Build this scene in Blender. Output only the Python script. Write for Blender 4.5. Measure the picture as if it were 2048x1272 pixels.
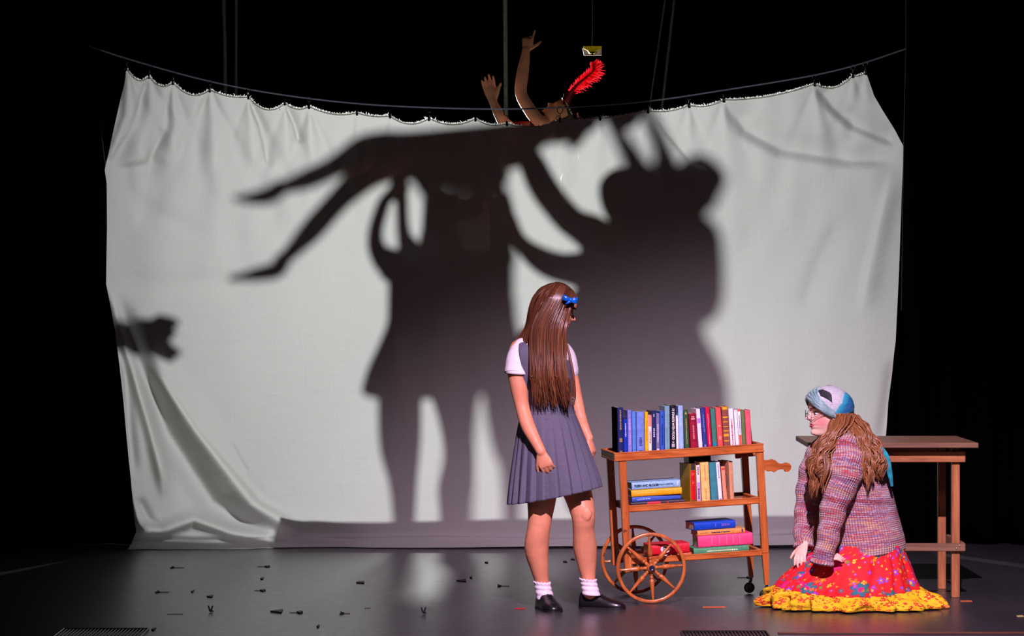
import bpy, math, random
import numpy as np
from mathutils import Vector, Matrix, noise as mnoise
V = Vector
PI = math.pi
sc = bpy.context.scene
for _o in list(bpy.data.objects):
    bpy.data.objects.remove(_o)
COL = sc.collection

# ------------------------------------------------------------------ camera, light, exposure
F = 6150.0      # focal length in pixels of the 2048 wide frame
H = 1.573       # camera height
HY = 575.0      # horizon row
DC = 18.6       # distance of the hanging sheet
cam_d = bpy.data.cameras.new('camera')
cam = bpy.data.objects.new('camera', cam_d)
COL.objects.link(cam)
cam.location = (0, 0, H)
cam.rotation_euler = (PI / 2, 0, 0)
cam_d.sensor_width = 36
cam_d.lens = F / 2048 * 36
cam_d.shift_y = -(636 - HY) / 2048
cam_d.clip_end = 200
sc.camera = cam
sc.view_settings.view_transform = 'Standard'
sc.view_settings.look = 'None'
sc.view_settings.gamma = 1
sc.view_settings.exposure = 0
sc.view_settings.use_curve_mapping = False
wd = bpy.data.worlds.new('world')
sc.world = wd
wd.use_nodes = True
wd.node_tree.nodes['Background'].inputs[0].default_value = (0.55, 0.4, 0.6, 1)
wd.node_tree.nodes['Background'].inputs[1].default_value = 0.0015

LP = V((-0.576, 24.6, 2.633))      # the lamp behind the sheet

def spot(name, loc, target, power, color, angle, blend, size):
    l = bpy.data.lights.new(name, 'SPOT')
    l.energy = power
    l.color = color
    l.spot_size = math.radians(angle)
    l.spot_blend = blend
    l.shadow_soft_size = size
    o = bpy.data.objects.new(name, l)
    o.location = loc
    o.rotation_euler = (V(target) - V(loc)).to_track_quat('-Z', 'Y').to_euler()
    COL.objects.link(o)
    return o
back_spot = spot('back_spot', LP, (0.05, DC, 1.65), 3080, (0.985, 1.0, 0.985), 70, 1.0, 0.14)
key_spot = spot('key_spot', (1.0, 7.6, 6.1), (1.35, 14.9, 0.0), 5900, (1.0, 0.72, 0.97), 39.5, 0.92, 0.06)
fill_spot = spot('front_fill_spot', (-3.2, 3.0, 5.5), (1.2, 15.6, 0.3), 300, (1.0, 0.55, 0.5), 26, 1.0, 0.25)

# ------------------------------------------------------------------ helpers
def W(px, py, d):
    return V(((px - 1024) * d / F, d, H - (py - HY) * d / F))

def S(px, py, b):
    """point b metres behind the sheet whose shadow falls on the sheet where pixel (px,py) sees it"""
    p = W(px, py, DC)
    return p + (LP - p) * (b / (LP.y - DC))

def SR(r, b):
    return r * DC / F * (1 - b / (LP.y - DC))

class MB:
    def __init__(s):
        s.v = []; s.f = []; s.uv = {}; s.has_uv = False
    def add(s, verts, faces, uvs=None):
        o = len(s.v)
        s.v.extend([V(p) for p in verts])
        for i, f in enumerate(faces):
            if uvs is not None:
                s.has_uv = True
                s.uv[len(s.f)] = uvs[i]
            s.f.append([o + k for k in f])
    def box(s, c, size, M=None, taper=1.0):
        x, y, z = [q / 2 for q in size]
        vs = []
        for sz in (-1, 1):
            t = taper if sz < 0 else 1
            for sx, sy in ((-1, -1), (1, -1), (1, 1), (-1, 1)):
                p = V((sx * x * t, sy * y * t, sz * z)) + V(c)
                vs.append(M @ p if M else p)
        s.add(vs, [(3, 2, 1, 0), (4, 5, 6, 7), (0, 1, 5, 4), (1, 2, 6, 5), (2, 3, 7, 6), (3, 0, 4, 7)])
    def bevbox(s, c, size, b=0.004, M=None):
        """box with chamfered edges"""
        x, y, z = [q / 2 for q in size]
        b = min(b, x * .9, y * .9, z * .9)
        vs = []; idx = {}
        for sx in (-1, 1):
            for sy in (-1, 1):
                for sz in (-1, 1):
                    for k, (dx, dy, dz) in enumerate(((0, b, b), (b, 0, b), (b, b, 0))):
                        idx[(sx, sy, sz, k)] = len(vs)
                        p = V((sx * (x - dx), sy * (y - dy), sz * (z - dz))) + V(c)
                        vs.append(M @ p if M else p)
        g = lambda a, b_, c_, k: idx[(a, b_, c_, k)]
        fs = []
        for q in (-1, 1):
            f = [g(q, -1, -1, 0), g(q, 1, -1, 0), g(q, 1, 1, 0), g(q, -1, 1, 0)]; fs.append(f if q > 0 else f[::-1])
            f = [g(-1, q, -1, 1), g(1, q, -1, 1), g(1, q, 1, 1), g(-1, q, 1, 1)]; fs.append(f if q < 0 else f[::-1])
            f = [g(-1, -1, q, 2), g(1, -1, q, 2), g(1, 1, q, 2), g(-1, 1, q, 2)]; fs.append(f if q > 0 else f[::-1])
        for a in (-1, 1):
            for c_ in (-1, 1):
                fs.append([g(-1, a, c_, 1), g(1, a, c_, 1), g(1, a, c_, 2), g(-1, a, c_, 2)])
                fs.append([g(a, -1, c_, 0), g(a, 1, c_, 0), g(a, 1, c_, 2), g(a, -1, c_, 2)])
                fs.append([g(a, c_, -1, 0), g(a, c_, 1, 0), g(a, c_, 1, 1), g(a, c_, -1, 1)])
                for e in (-1, 1):
                    fs.append([g(a, c_, e, 0), g(a, c_, e, 1), g(a, c_, e, 2)])
        s.add(vs, fs)
    def rings(s, rings, caps=True, uv=None, closed=True):
        """rings: lists of points of equal length. uv: list of (v, perimeter)"""
        n = len(rings[0]); vs = [p for r in rings for p in r]; fs = []; uvs = []
        m = n if closed else n - 1
        for i in range(len(rings) - 1):
            for j in range(m):
                k = (j + 1) % n
                fs.append((i * n + j, i * n + k, (i + 1) * n + k, (i + 1) * n + j))
                if uv:
                    (v0, p0), (v1, p1) = uv[i], uv[i + 1]
                    a, b = j / n, (j + 1) / n
                    uvs.append([(a * p0, v0), (b * p0, v0), (b * p1, v1), (a * p1, v1)])
        if caps:
            fs.append(tuple(range(n))[::-1]); fs.append(tuple((len(rings) - 1) * n + j for j in range(n)))
            if uv:
                uvs.append([(0, 0)] * n); uvs.append([(0, 0)] * n)
        s.add(vs, fs, uvs if uv else None)
    def ell(s, c, r, M=None, n=16, m=10):
        rs = []
        for i in range(m + 1):
            t = PI * i / m; t = min(max(t, 0.03), PI - 0.03)
            ring = []
            for j in range(n):
                a = 2 * PI * j / n
                p = V((r[0] * math.sin(t) * math.cos(a), r[1] * math.sin(t) * math.sin(a), -r[2] * math.cos(t)))
                if M: p = M @ p
                ring.append(p + V(c))
            rs.append(ring)
        s.rings(rs)
    def limb(s, pts, rads, n=12, sub=4, flat=None, ref=None, caps=True, uvm=False):
        """smooth tapered tube. rads: number or (along ref, across). caps rounded."""
        pts = [V(p) for p in pts]
        R = [(r, r) if not isinstance(r, (tuple, list)) else r for r in rads]
        P, Q = [], []
        if len(pts) == 2 or sub == 1:
            for i in range(len(pts) - 1):
                for k in range(sub):
                    t = k / sub
                    P.append(pts[i].lerp(pts[i + 1], t)); Q.append([R[i][c] * (1 - t) + R[i + 1][c] * t for c in (0, 1)])
            P.append(pts[-1]); Q.append(list(R[-1]))
        else:
            e = [pts[0] * 2 - pts[1]] + pts + [pts[-1] * 2 - pts[-2]]
            er = [R[0]] + R + [R[-1]]
            def cr(a, b, c, d, t):
                return 0.5 * ((2 * b) + (c - a) * t + (2 * a - 5 * b + 4 * c - d) * t * t + (3 * b - a - 3 * c + d) * t ** 3)
            for i in range(len(pts) - 1):
                for k in range(sub):
                    t = k / sub
                    P.append(cr(e[i], e[i + 1], e[i + 2], e[i + 3], t))
                    Q.append([cr(er[i][c], er[i + 1][c], er[i + 2][c], er[i + 3][c], t) for c in (0, 1)])
            P.append(pts[-1]); Q.append(list(R[-1]))
        T = []
        for i in range(len(P)):
            d = P[min(i + 1, len(P) - 1)] - P[max(i - 1, 0)]
            T.append(d.normalized() if d.length > 1e-9 else V((0, 0, 1)))
        rf = V(ref) if ref is not None else (V((0, 1, 0)) if abs(T[0].y) < .8 else V((1, 0, 0)))
        rings = []; uvl = []; acc = 0
        u = (rf - T[0] * rf.dot(T[0])).normalized()
        def ring(c, u, w, a, b):
            return [c + u * (a * math.cos(2 * PI * j / n)) + w * (b * math.sin(2 * PI * j / n)) for j in range(n)]
        for i in range(len(P)):
            if i:
                u = (u - T[i] * u.dot(T[i])).normalized(); acc += (P[i] - P[i - 1]).length
            w = T[i].cross(u)
            if caps and i == 0:
                rr = min(Q[0])
                for a in (80, 50, 25):
                    ca, sa = math.cos(math.radians(a)), math.sin(math.radians(a))
                    rings.append(ring(P[0] - T[0] * rr * sa, u, w, Q[0][0] * ca, Q[0][1] * ca)); uvl.append((acc, 2 * PI * max(Q[0])))
            rings.append(ring(P[i], u, w, Q[i][0], Q[i][1])); uvl.append((acc, PI * (Q[i][0] + Q[i][1])))
            if caps and i == len(P) - 1:
                rr = min(Q[-1])
                for a in (25, 50, 80):
                    ca, sa = math.cos(math.radians(a)), math.sin(math.radians(a))
                    rings.append(ring(P[i] + T[i] * rr * sa, u, w, Q[i][0] * ca, Q[i][1] * ca)); uvl.append((acc, 2 * PI * max(Q[-1])))
        s.rings(rings, caps=True if caps else False, uv=uvl if uvm else None)
    def prism(s, poly, axis, c0, c1):
        """extrude a 2D polygon. axis 'y': poly in x,z between y=c0..c1 ; 'x','z' likewise"""
        def mk(a, b, c):
            return V((a, c, b)) if axis == 'y' else (V((c, a, b)) if axis == 'x' else V((a, b, c)))
        n = len(poly)
        vs = [mk(a, b, c0) for a, b in poly] + [mk(a, b, c1) for a, b in poly]
        fs = [tuple(range(n)), tuple(range(n, 2 * n))[::-1]] + [(i, i + n, (i + 1) % n + n, (i + 1) % n) for i in range(n)]
        s.add(vs, fs)
    def xf(s, M, start=0):
        for i in range(start, len(s.v)):
            s.v[i] = M @ s.v[i]

BASE = {}
def link_mesh(name, mb, m, base=V((0, 0, 0)), smooth=True, world=True):
    me = bpy.data.meshes.new(name)
    me.from_pydata([tuple(p - base) for p in mb.v], [], mb.f)
    if mb.has_uv:
        ul = me.uv_layers.new(name='UVMap')
        li = 0
        for fi, f in enumerate(mb.f):
            uv = mb.uv.get(fi)
            for k in range(len(f)):
                ul.data[li].uv = uv[k] if uv else (0, 0)
                li += 1
    if smooth:
        me.polygons.foreach_set('use_smooth', [True] * len(me.polygons))
    me.validate(); me.update()
    if m: me.materials.append(m)
    o = bpy.data.objects.new(name, me)
    COL.objects.link(o)
    return o

def tag(o, label=None, cat=None, group=None, kind=None):
    if label: o['label'] = label
    if cat: o['category'] = cat
    if group: o['group'] = group
    if kind: o['kind'] = kind
    return o

def thing(name, label, cat, base, group=None):
    o = bpy.data.objects.new(name, None)
    o.location = base
    o.empty_display_size = .1
    COL.objects.link(o)
    BASE[o.name] = V(base)
    return tag(o, label, cat, group)

def solo(name, mb, m, base, label=None, cat=None, group=None, kind=None, smooth=True):
    """a top-level thing that is one mesh (verts given in world space)"""
    base = V(base)
    o = link_mesh(name, mb, m, base, smooth)
    o.location = base
    BASE[o.name] = base
    return tag(o, label, cat, group, kind)

def part(parent, name, mb, m, smooth=True, label=None, kind=None):
    root = parent
    while root.parent: root = root.parent
    b = BASE[root.name]
    o = link_mesh(name, mb, m, b, smooth)
    o.parent = parent
    if label: o['label'] = label
    if kind: o['kind'] = kind
    return o

def remesh(o, vox, smooth=4, fac=.5):
    m = o.modifiers.new('remesh', 'REMESH'); m.mode = 'VOXEL'; m.voxel_size = vox; m.use_smooth_shade = True
    if smooth:
        s_ = o.modifiers.new('smooth', 'SMOOTH'); s_.factor = fac; s_.iterations = smooth
    return o
def solid(o, t, off=-1):
    m = o.modifiers.new('solid', 'SOLIDIFY'); m.thickness = t; m.offset = off
    return o
def autosmooth(o, ang=35):
    # sharp edges by angle, straight in the mesh data
    me = o.data
    import bmesh
    bm = bmesh.new(); bm.from_mesh(me)
    for e in bm.edges:
        if len(e.link_faces) == 2 and e.calc_face_angle(0) > math.radians(ang): e.smooth = False
    bm.to_mesh(me); bm.free()
    return o

# ------------------------------------------------------------------ materials
def lin(c):
    return tuple(((x / 255) / 12.92 if x / 255 <= .04045 else ((x / 255 + .055) / 1.055) ** 2.4) for x in c[:3]) + (1,)

class NT:
    def __init__(s, name):
        s.m = bpy.data.materials.new(name); s.m.use_nodes = True
        s.t = s.m.node_tree; s.n = s.t.nodes; s.l = s.t.links
        s.p = s.n['Principled BSDF']
    def node(s, typ, **kw):
        x = s.n.new(typ)
        for k, v in kw.items(): setattr(x, k, v)
        return x
    def set(s, sock, v):
        if isinstance(v, bpy.types.NodeSocket): s.l.new(v, sock)
        else: sock.default_value = v
    def math(s, op, a, b=0.0, c=0.0, clamp=False):
        x = s.node('ShaderNodeMath', operation=op, use_clamp=clamp)
        s.set(x.inputs[0], a); s.set(x.inputs[1], b)
        if op in ('MULTIPLY_ADD', 'WRAP', 'SMOOTH_MIN', 'COMPARE'): s.set(x.inputs[2], c)
        return x.outputs[0]
    def mix(s, f, a, b):
        x = s.node('ShaderNodeMix', data_type='RGBA')
        s.set(x.inputs[0], f); s.set(x.inputs[6], a); s.set(x.inputs[7], b)
        return x.outputs[2]
    def coord(s, kind='Object'):
        return s.node('ShaderNodeTexCoord').outputs[kind]
    def mapping(s, vec, scale=(1, 1, 1), rot=(0, 0, 0), loc=(0, 0, 0)):
        x = s.node('ShaderNodeMapping'); s.l.new(vec, x.inputs[0])
        x.inputs['Scale'].default_value = scale; x.inputs['Rotation'].default_value = rot; x.inputs['Location'].default_value = loc
        return x.outputs[0]
    def noise(s, vec, scale, detail=3, rough=.5, out='Fac'):
        x = s.node('ShaderNodeTexNoise'); s.l.new(vec, x.inputs['Vector'])
        x.inputs['Scale'].default_value = scale; x.inputs['Detail'].default_value = detail; x.inputs['Roughness'].default_value = rough
        return x.outputs[out]
    def ramp(s, f, stops, interp='LINEAR'):
        x = s.node('ShaderNodeValToRGB'); s.l.new(f, x.inputs[0])
        x.color_ramp.interpolation = interp
        e = x.color_ramp.elements
        while len(e) < len(stops): e.new(.5)
        for k, (p, c) in enumerate(stops):
            e[k].position = p; e[k].color = c
        return x.outputs[0]
    def sep(s, v):
        x = s.node('ShaderNodeSeparateXYZ'); s.l.new(v, x.inputs[0]); return x.outputs
    def comb(s, a, b, c=0.0):
        x = s.node('ShaderNodeCombineXYZ')
        for i, q in enumerate((a, b, c)): s.set(x.inputs[i], q)
        return x.outputs[0]
    def bump(s, h, strength=.3, dist=.01):
        x = s.node('ShaderNodeBump'); s.l.new(h, x.inputs['Height'])
        x.inputs['Strength'].default_value = strength; x.inputs['Distance'].default_value = dist
        s.l.new(x.outputs[0], s.p.inputs['Normal'])
    def col(s, c):
        s.set(s.p.inputs['Base Color'], c)
    def fin(s, rough=.5, metal=0, spec=.5, coat=0, sheen=0):
        s.p.inputs['Roughness'].default_value = rough
        s.p.inputs['Metallic'].default_value = metal
        s.p.inputs['Specular IOR Level'].default_value = spec
        s.p.inputs['Coat Weight'].default_value = coat
        s.p.inputs['Sheen Weight'].default_value = sheen
        return s.m

_mc = {}
def M(name, c, rough=.6, metal=0, spec=.5, var=.12, scale=30, bump=0.0, stretch=(1, 1, 1), coat=0, sheen=0):
    if name in _mc: return _mc[name]
    t = NT(name)
    v = t.mapping(t.coord(), stretch)
    nz = t.noise(v, scale, 4)
    a = lin([min(255, x * (1 - var)) for x in c]); b = lin([min(255, x * (1 + var * .7)) for x in c])
    t.col(t.ramp(nz, [(.3, a), (.7, b)]))
    if bump: t.bump(t.noise(v, scale * 3, 4), bump, .004)
    _mc[name] = t.fin(rough, metal, spec, coat, sheen)
    return _mc[name]

def wood(name, dark, mid, light, axis='x', scale=9, rough=.4, spec=.5, worn=None, coat=0, bumps=.15, knots=False):
    if name in _mc: return _mc[name]
    t = NT(name)
    st = {'x': (1, 14, 14), 'y': (14, 1, 14), 'z': (14, 14, 1)}[axis]
    v = t.mapping(t.coord(), st)
    n1 = t.noise(v, scale * .35, 6, .65)
    c = t.ramp(n1, [(.25, lin(dark)), (.5, lin(mid)), (.75, lin(light))])
    if knots:
        kv = t.mapping(t.coord(), {'x': (3, 9, 9), 'y': (9, 3, 9), 'z': (9, 9, 3)}[axis])
        vo = t.node('ShaderNodeTexVoronoi'); t.l.new(kv, vo.inputs['Vector']); vo.inputs['Scale'].default_value = 1.0
        k = t.math('LESS_THAN', t.math('ADD', vo.outputs['Distance'], t.math('MULTIPLY', n1, .12)), .22)
        c = t.mix(t.math('MULTIPLY', k, .75), c, lin([x * .35 for x in dark]))
    if worn:
        w = t.noise(t.coord(), 24, 6, .7)
        c = t.mix(t.ramp(w, [(.62, (0, 0, 0, 1)), (.66, (1, 1, 1, 1))]), c, lin(worn))
    t.col(c)
    if bumps: t.bump(n1, bumps, .003)
    _mc[name] = t.fin(rough, 0, spec, coat)
    return _mc[name]

SKIN = None
def skin_mat(name, c, blush=None, bc=None, br=.03):
    t = NT(name)
    nz = t.noise(t.coord(), 14, 4)
    a = lin([x * .93 for x in c]); b = lin([min(255, x * 1.04) for x in c])
    cc = t.ramp(nz, [(.3, a), (.7, b)])
    if blush is not None:
        for p, r, f in blush:
            vm = t.node('ShaderNodeVectorMath', operation='DISTANCE')
            t.l.new(t.coord(), vm.inputs[0]); vm.inputs[1].default_value = tuple(p)
            m_ = t.math('MULTIPLY', t.ramp(t.math('DIVIDE', vm.outputs['Value'], r), [(.2, (1, 1, 1, 1)), (1, (0, 0, 0, 1))]), f)
            cc = t.mix(m_, cc, lin(bc))
    t.col(cc)
    t.bump(t.noise(t.coord(), 220, 2), .05, .002)
    t.p.inputs['Subsurface Weight'].default_value = 0.12
    t.p.inputs['Subsurface Radius'].default_value = (.9, .3, .15)
    t.p.inputs['Subsurface Scale'].default_value = 0.012
    return t.fin(.48, 0, .4)

def hair_mat(name, dark, mid, light, rough=.3):
    t = NT(name)
    uv = t.coord('UV')
    s_ = t.sep(uv)
    n = t.noise(t.comb(t.math('MULTIPLY', s_[0], 60), t.math('MULTIPLY', s_[1], 1.2)), 1.0, 3)
    t.col(t.ramp(n, [(.25, lin(dark)), (.5, lin(mid)), (.75, lin(light))]))
    t.p.inputs['Anisotropic'].default_value = .6
    return t.fin(rough, 0, .55)

# ------------------------------------------------------------------ head and hand builders
def interp(tab, x):
    if x <= tab[0][0]: return tab[0][1]
    for (a, p), (b, q) in zip(tab, tab[1:]):
        if x <= b:
            t = (x - a) / (b - a)
            return p + (q - p) * (t * t * (3 - 2 * t) * .5 + t * .5)
    return tab[-1][1]
HF = [(0, .23), (.035, .335), (.08, .365), (.12, .355), (.16, .338), (.20, .372), (.235, .358), (.27, .378), (.31, .36), (.40, .352), (.48, .352), (.53, .372), (.58, .398), (.7, .40), (.8, .355), (.9, .25), (.96, .14), (1, .0)]
HB = [(0, .06), (.06, -.03), (.14, -.16), (.24, -.28), (.34, -.38), (.44, -.44), (.55, -.47), (.66, -.47), (.78, -.42), (.88, -.31), (.95, -.19), (1, -.04)]
HW = [(0, .09), (.04, .15), (.1, .20), (.2, .245), (.3, .285), (.4, .315), (.5, .335), (.6, .345), (.7, .34), (.8, .30), (.9, .21), (.96, .12), (1, .012)]
NOSE = [(.30, 0), (.335, .05), (.355, .115), (.375, .145), (.395, .14), (.43, .10), (.48, .055), (.53, .022), (.57, 0)]
def _hermite_table(tab, n=400):
    out = []
    sl = []
    for i in range(len(tab)):
        a, c = tab[max(i - 1, 0)], tab[min(i + 1, len(tab) - 1)]
        sl.append((c[1] - a[1]) / (c[0] - a[0]))
    for k in range(n + 1):
        x = k / n
        i = max(j for j in range(len(tab) - 1) if tab[j][0] <= x or j == 0)
        (x0, y0), (x1, y1) = tab[i], tab[i + 1]; h = x1 - x0; t = min(max((x - x0) / h, 0), 1)
        out.append((2 * t ** 3 - 3 * t ** 2 + 1) * y0 + (t ** 3 - 2 * t ** 2 + t) * h * sl[i] + (-2 * t ** 3 + 3 * t ** 2) * y1 + (t ** 3 - t ** 2) * h * sl[i + 1])
    return out
_TF, _TB, _TW = _hermite_table(HF), _hermite_table(HB), _hermite_table(HW)
def _tl(T_, z):
    x = min(max(z, 0), 1) * 400; i = min(int(x), 399); return T_[i] + (T_[i + 1] - T_[i]) * (x - i)
def head_pt(z, a, off=0.0):
    f, b, w = _tl(_TF, z), _tl(_TB, z), _tl(_TW, z)
    w = max(w, .006)
    c = -.03 if z > .1 else (f + b) / 2 * min(1, (.1 - z) * 12) + -.03 * (1 - min(1, (.1 - z) * 12))
    ca, sa = math.cos(a), math.sin(a)
    if ca >= 0:
        e = .85
        x = c + (f - c) * (abs(ca) ** e); y = w * (1 if sa >= 0 else -1) * abs(sa) ** .95
    else:
        x = c + (b - c) * -(abs(ca)) * -1 * 1.0 * 1.0 if False else c - (c - b) * abs(ca); y = w * sa
    if ca > 0 and .28 < z < .6:
        x += interp(NOSE, z) * math.exp(-(y / (.05 + .035 * max(0, (.42 - z) / .1))) ** 2)
        for sg in (-1, 1):
            x -= .035 * math.exp(-((y - sg * .14) / .065) ** 2 - ((z - .485) / .04) ** 2)
    if ca > 0:
        for sg in (-1, 1):
            x += .02 * math.exp(-((y - sg * .19) / .07) ** 2 - ((z - .37) / .07) ** 2)
    if .17 < z < .30 and ca > 0:
        x += .012 * math.exp(-((z - .205) / .018) ** 2 - (y / .09) ** 2) + .012 * math.exp(-((z - .268) / .018) ** 2 - (y / .09) ** 2)
    p = V((x, y, z))
    if off:
        c0 = V((-.03, 0, .5)); d = (p - c0).normalized(); p = p + d * off
    return p
def head_frame(chin, fwd, up, s):
    """matrix: head units -> world. 'chin' is the world point of the chin (x=.36,z=.06)"""
    f = V(fwd).normalized(); u = V(up); u = (u - f * u.dot(f)).normalized(); l = u.cross(f)
    R = Matrix(((f.x, l.x, u.x), (f.y, l.y, u.y), (f.z, l.z, u.z))) * 1
    M4 = R.to_4x4() * s; M4[3][3] = 1
    M4.translation = V(chin) - (R @ V((.36, 0, .05))) * s
    return M4
def add_head(mb, HM, ears=True):
    nz, na = 64, 64; rs = []
    for i in range(nz + 1):
        z = i / nz
        z = min(max(z, .003), .998)
        rs.append([HM @ head_pt(z, 2 * PI * j / na) for j in range(na)])
    mb.rings(rs)
    if ears:
        for sg in (-1, 1):
            k = len(mb.v)
            mb.ell((0, 0, 0), (.075, .028, .115))
            mb.xf(HM @ Matrix.Translation((-.06, sg * .34, .43)) @ Matrix.Rotation(sg * .25, 4, 'Z'), k)

def add_hand(mb, wrist, d, nrm, side, L=.17, curl=(20, 25, 20), per=None, spread=1.0, thumb=(40, 20), wr=.023, tl=1.0):
    """d: direction of the palm, nrm: back of the hand, side: +1/-1 which side the thumb leaves"""
    d = V(d).normalized(); n = V(nrm); n = (n - d * n.dot(d)).normalized(); s_ = d.cross(n) * side   # s_ towards the thumb
    k = L / .17; w = V(wrist)
    pl = .088 * k
    rs = []
    for t, hw, th in ((-.15, .6 * wr / .023, .019), (0, .024, .0175), (.3, .031, .0155), (.6, .039, .0145), (.85, .041, .013), (1.0, .038, .010)):
        c = w + d * (pl * t) + s_ * (.002 * k)
        hw2 = (hw if t >= 0 else .023) * k
        rs.append([c + s_ * (hw2 * math.cos(2 * PI * j / 16)) + n * (th * k * math.sin(2 * PI * j / 16)) for j in range(16)])
    mb.rings(rs)
    for i, (off, ln) in enumerate(((.029, .070), (.010, .078), (-.010, .072), (-.029, .058))):
        cu = per[i] if per else curl
        base = w + d * (pl * (.93 if i in (1, 2) else .88)) + s_ * (off * k)
        dd = (d + s_ * (off * 3.0 * spread)).normalized()
        p = [base - dd * .02 * k]; ang = 0; cur = base; p.append(base)
        for q, fr in enumerate((.45, .31, .24)):
            ang += math.radians(cu[q])
            e = (dd * math.cos(ang) - n * math.sin(ang)).normalized()
            cur = cur + e * (ln * fr * k); p.append(cur)
        mb.limb(p, [.0092 * k, .0095 * k, .0088 * k, .008 * k, .0066 * k], n=10, sub=3)
    b = w + d * (pl * .18) + s_ * (.020 * k)
    a1, a2 = math.radians(thumb[0]), math.radians(thumb[1])
    t1 = (d * math.cos(a1) + s_ * math.sin(a1) - n * .25).normalized()
    t2 = (d * math.cos(a1 - a2) + s_ * math.sin(a1 - a2) - n * .45).normalized()
    mb.limb([b, b + t1 * .036 * k * tl, b + t1 * .066 * k * tl, b + (t1 * .066 + t2 * .028) * k * tl], [.015 * k, .013 * k, .0105 * k, .008 * k], n=10, sub=3)

def eloft(levels, n=48, sub=4, pleat=None, flare=None):
    """levels: (center V, half x, half y, tiltz) -> smooth ring list + uv list ; tiltz lifts with x"""
    out = []; uv = []; acc = 0; prev = None
    L = []
    for i in range(len(levels) - 1):
        a, b = levels[i], levels[i + 1]
        p, q = levels[max(i - 1, 0)], levels[min(i + 2, len(levels) - 1)]
        for k in range(sub):
            t = k / sub
            def cr(A, B, C, D): return 0.5 * ((2 * B) + (C - A) * t + (2 * A - 5 * B + 4 * C - D) * t * t + (3 * B - A - 3 * C + D) * t ** 3)
            L.append([cr(p[0], a[0], b[0], q[0])] + [cr(p[m], a[m], b[m], q[m]) for m in (1, 2, 3)])
    L.append(list(levels[-1]))
    N = len(L)
    for i, (c, hx, hy, tz) in enumerate(L):
        f = i / (N - 1); ring = []
        for j in range(n):
            a = 2 * PI * j / n
            m = 1 + (pleat(a, f) if pleat else 0)
            x = hx * math.cos(a) * m; y = hy * math.sin(a) * m
            ring.append(c + V((x, y, tz * x / max(hx, 1e-6))))
        if prev is not None: acc += (c - prev).length
        prev = c
        out.append(ring); uv.append((acc, PI * (hx + hy)))
    return out, uv
# ------------------------------------------------------------------ setting: floor, drapes
def floor_mat():
    t = NT('stage_vinyl')
    co = t.coord()
    n1 = t.noise(t.mapping(co, (1, .35, 1)), 1.3, 6, .6)
    n2 = t.noise(t.mapping(co, (1.2, 1.2, 1)), 14, 5, .7)
    base = t.ramp(n1, [(.3, lin((40, 39, 43))), (.7, lin((58, 56, 60)))])
    scr = t.noise(t.mapping(co, (1.2, 22, 1), (0, 0, .15)), 5, 5, .75)
    c = t.mix(t.ramp(scr, [(.66, (0, 0, 0, 1)), (.74, (.5, .5, .5, 1))]), base, lin((18, 17, 20)))
    t.col(c)
    r = t.ramp(t.math('ADD', t.math('MULTIPLY', n2, .6), t.math('MULTIPLY', scr, .4)), [(.35, (.28, .28, .28, 1)), (.7, (.38, .38, .38, 1))])
    t.bump(t.noise(t.mapping(co, (2, .8, 1)), 2.5, 3), .03, .02)
    t.fin(.3, 0, .65)
    t.l.new(r, t.p.inputs['Roughness'])
    return t.m
mb = MB(); mb.box((0, 16, -.05), (16, 24, .1))
fl = solo('floor', mb, floor_mat(), (0, 16, 0), kind='structure', smooth=False)

drape_m = M('black_serge', (6, 5, 6), 1.0, spec=0, var=.3, scale=60, sheen=0)
def drape(name, x0, x1, y, z1, seed, axis='x', folds=5, edge=None):
    rnd = random.Random(seed)
    mb = MB(); n = int(abs(x1 - x0) * 30); rows = 30
    ph = [rnd.uniform(0, 6) for _ in range(4)]
    rs = []
    for r in range(rows + 1):
        z = z1 * (1 - r / rows) + .0008
        ring = []
        for i in range(n + 1):
            xe = x1 if not edge else edge[0] + (edge[1] - edge[0]) * min(1, z / 1.6) ** 1.6
            x = x0 + (xe - x0) * i / n
            d = .055 * math.sin(x * 2 * PI * folds / 1.0 + ph[0] + .6 * math.sin(x * 3 + ph[1])) + .02 * math.sin(x * 41 + ph[2] + z)
            d *= .7 + .5 * r / rows
            ring.append(V((x, y + d, z)) if axis == 'x' else V((y + d, x, z)))
        rs.append(ring)
    mb.rings(rs, caps=False, closed=False)
    o = solo(name, mb, drape_m, rs[-1][0], kind='structure')
    solid(o, .004, 0)
    return o
drape('wall_back', -6.5, 7.5, 27.0, 7.5, 1)
drape('wall_left', 6.0, 26.6, -6.3, 7.5, 2, 'y', 3)
drape('wall_right', 6.0, 26.6, 7.2, 7.5, 3, 'y', 3)
d_ = drape('black_drape', 6.9, 2.33, 18.84, 7.5, 4, edge=(2.23, 2.36))  # set close, slanted edge shaped to block lamp spill past the sheet
tag(d_, 'tall black stage drape hanging right of the lit sheet', 'curtain'); del d_['kind']
d_ = drape('black_drape', -6.0, -2.40, 18.84, 7.5, 5, edge=(-2.185, -2.41))  # edge likewise shaped to keep the back lamp off the left floor
tag(d_, 'tall black stage drape hanging left of the lit sheet', 'curtain'); del d_['kind']
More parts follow.
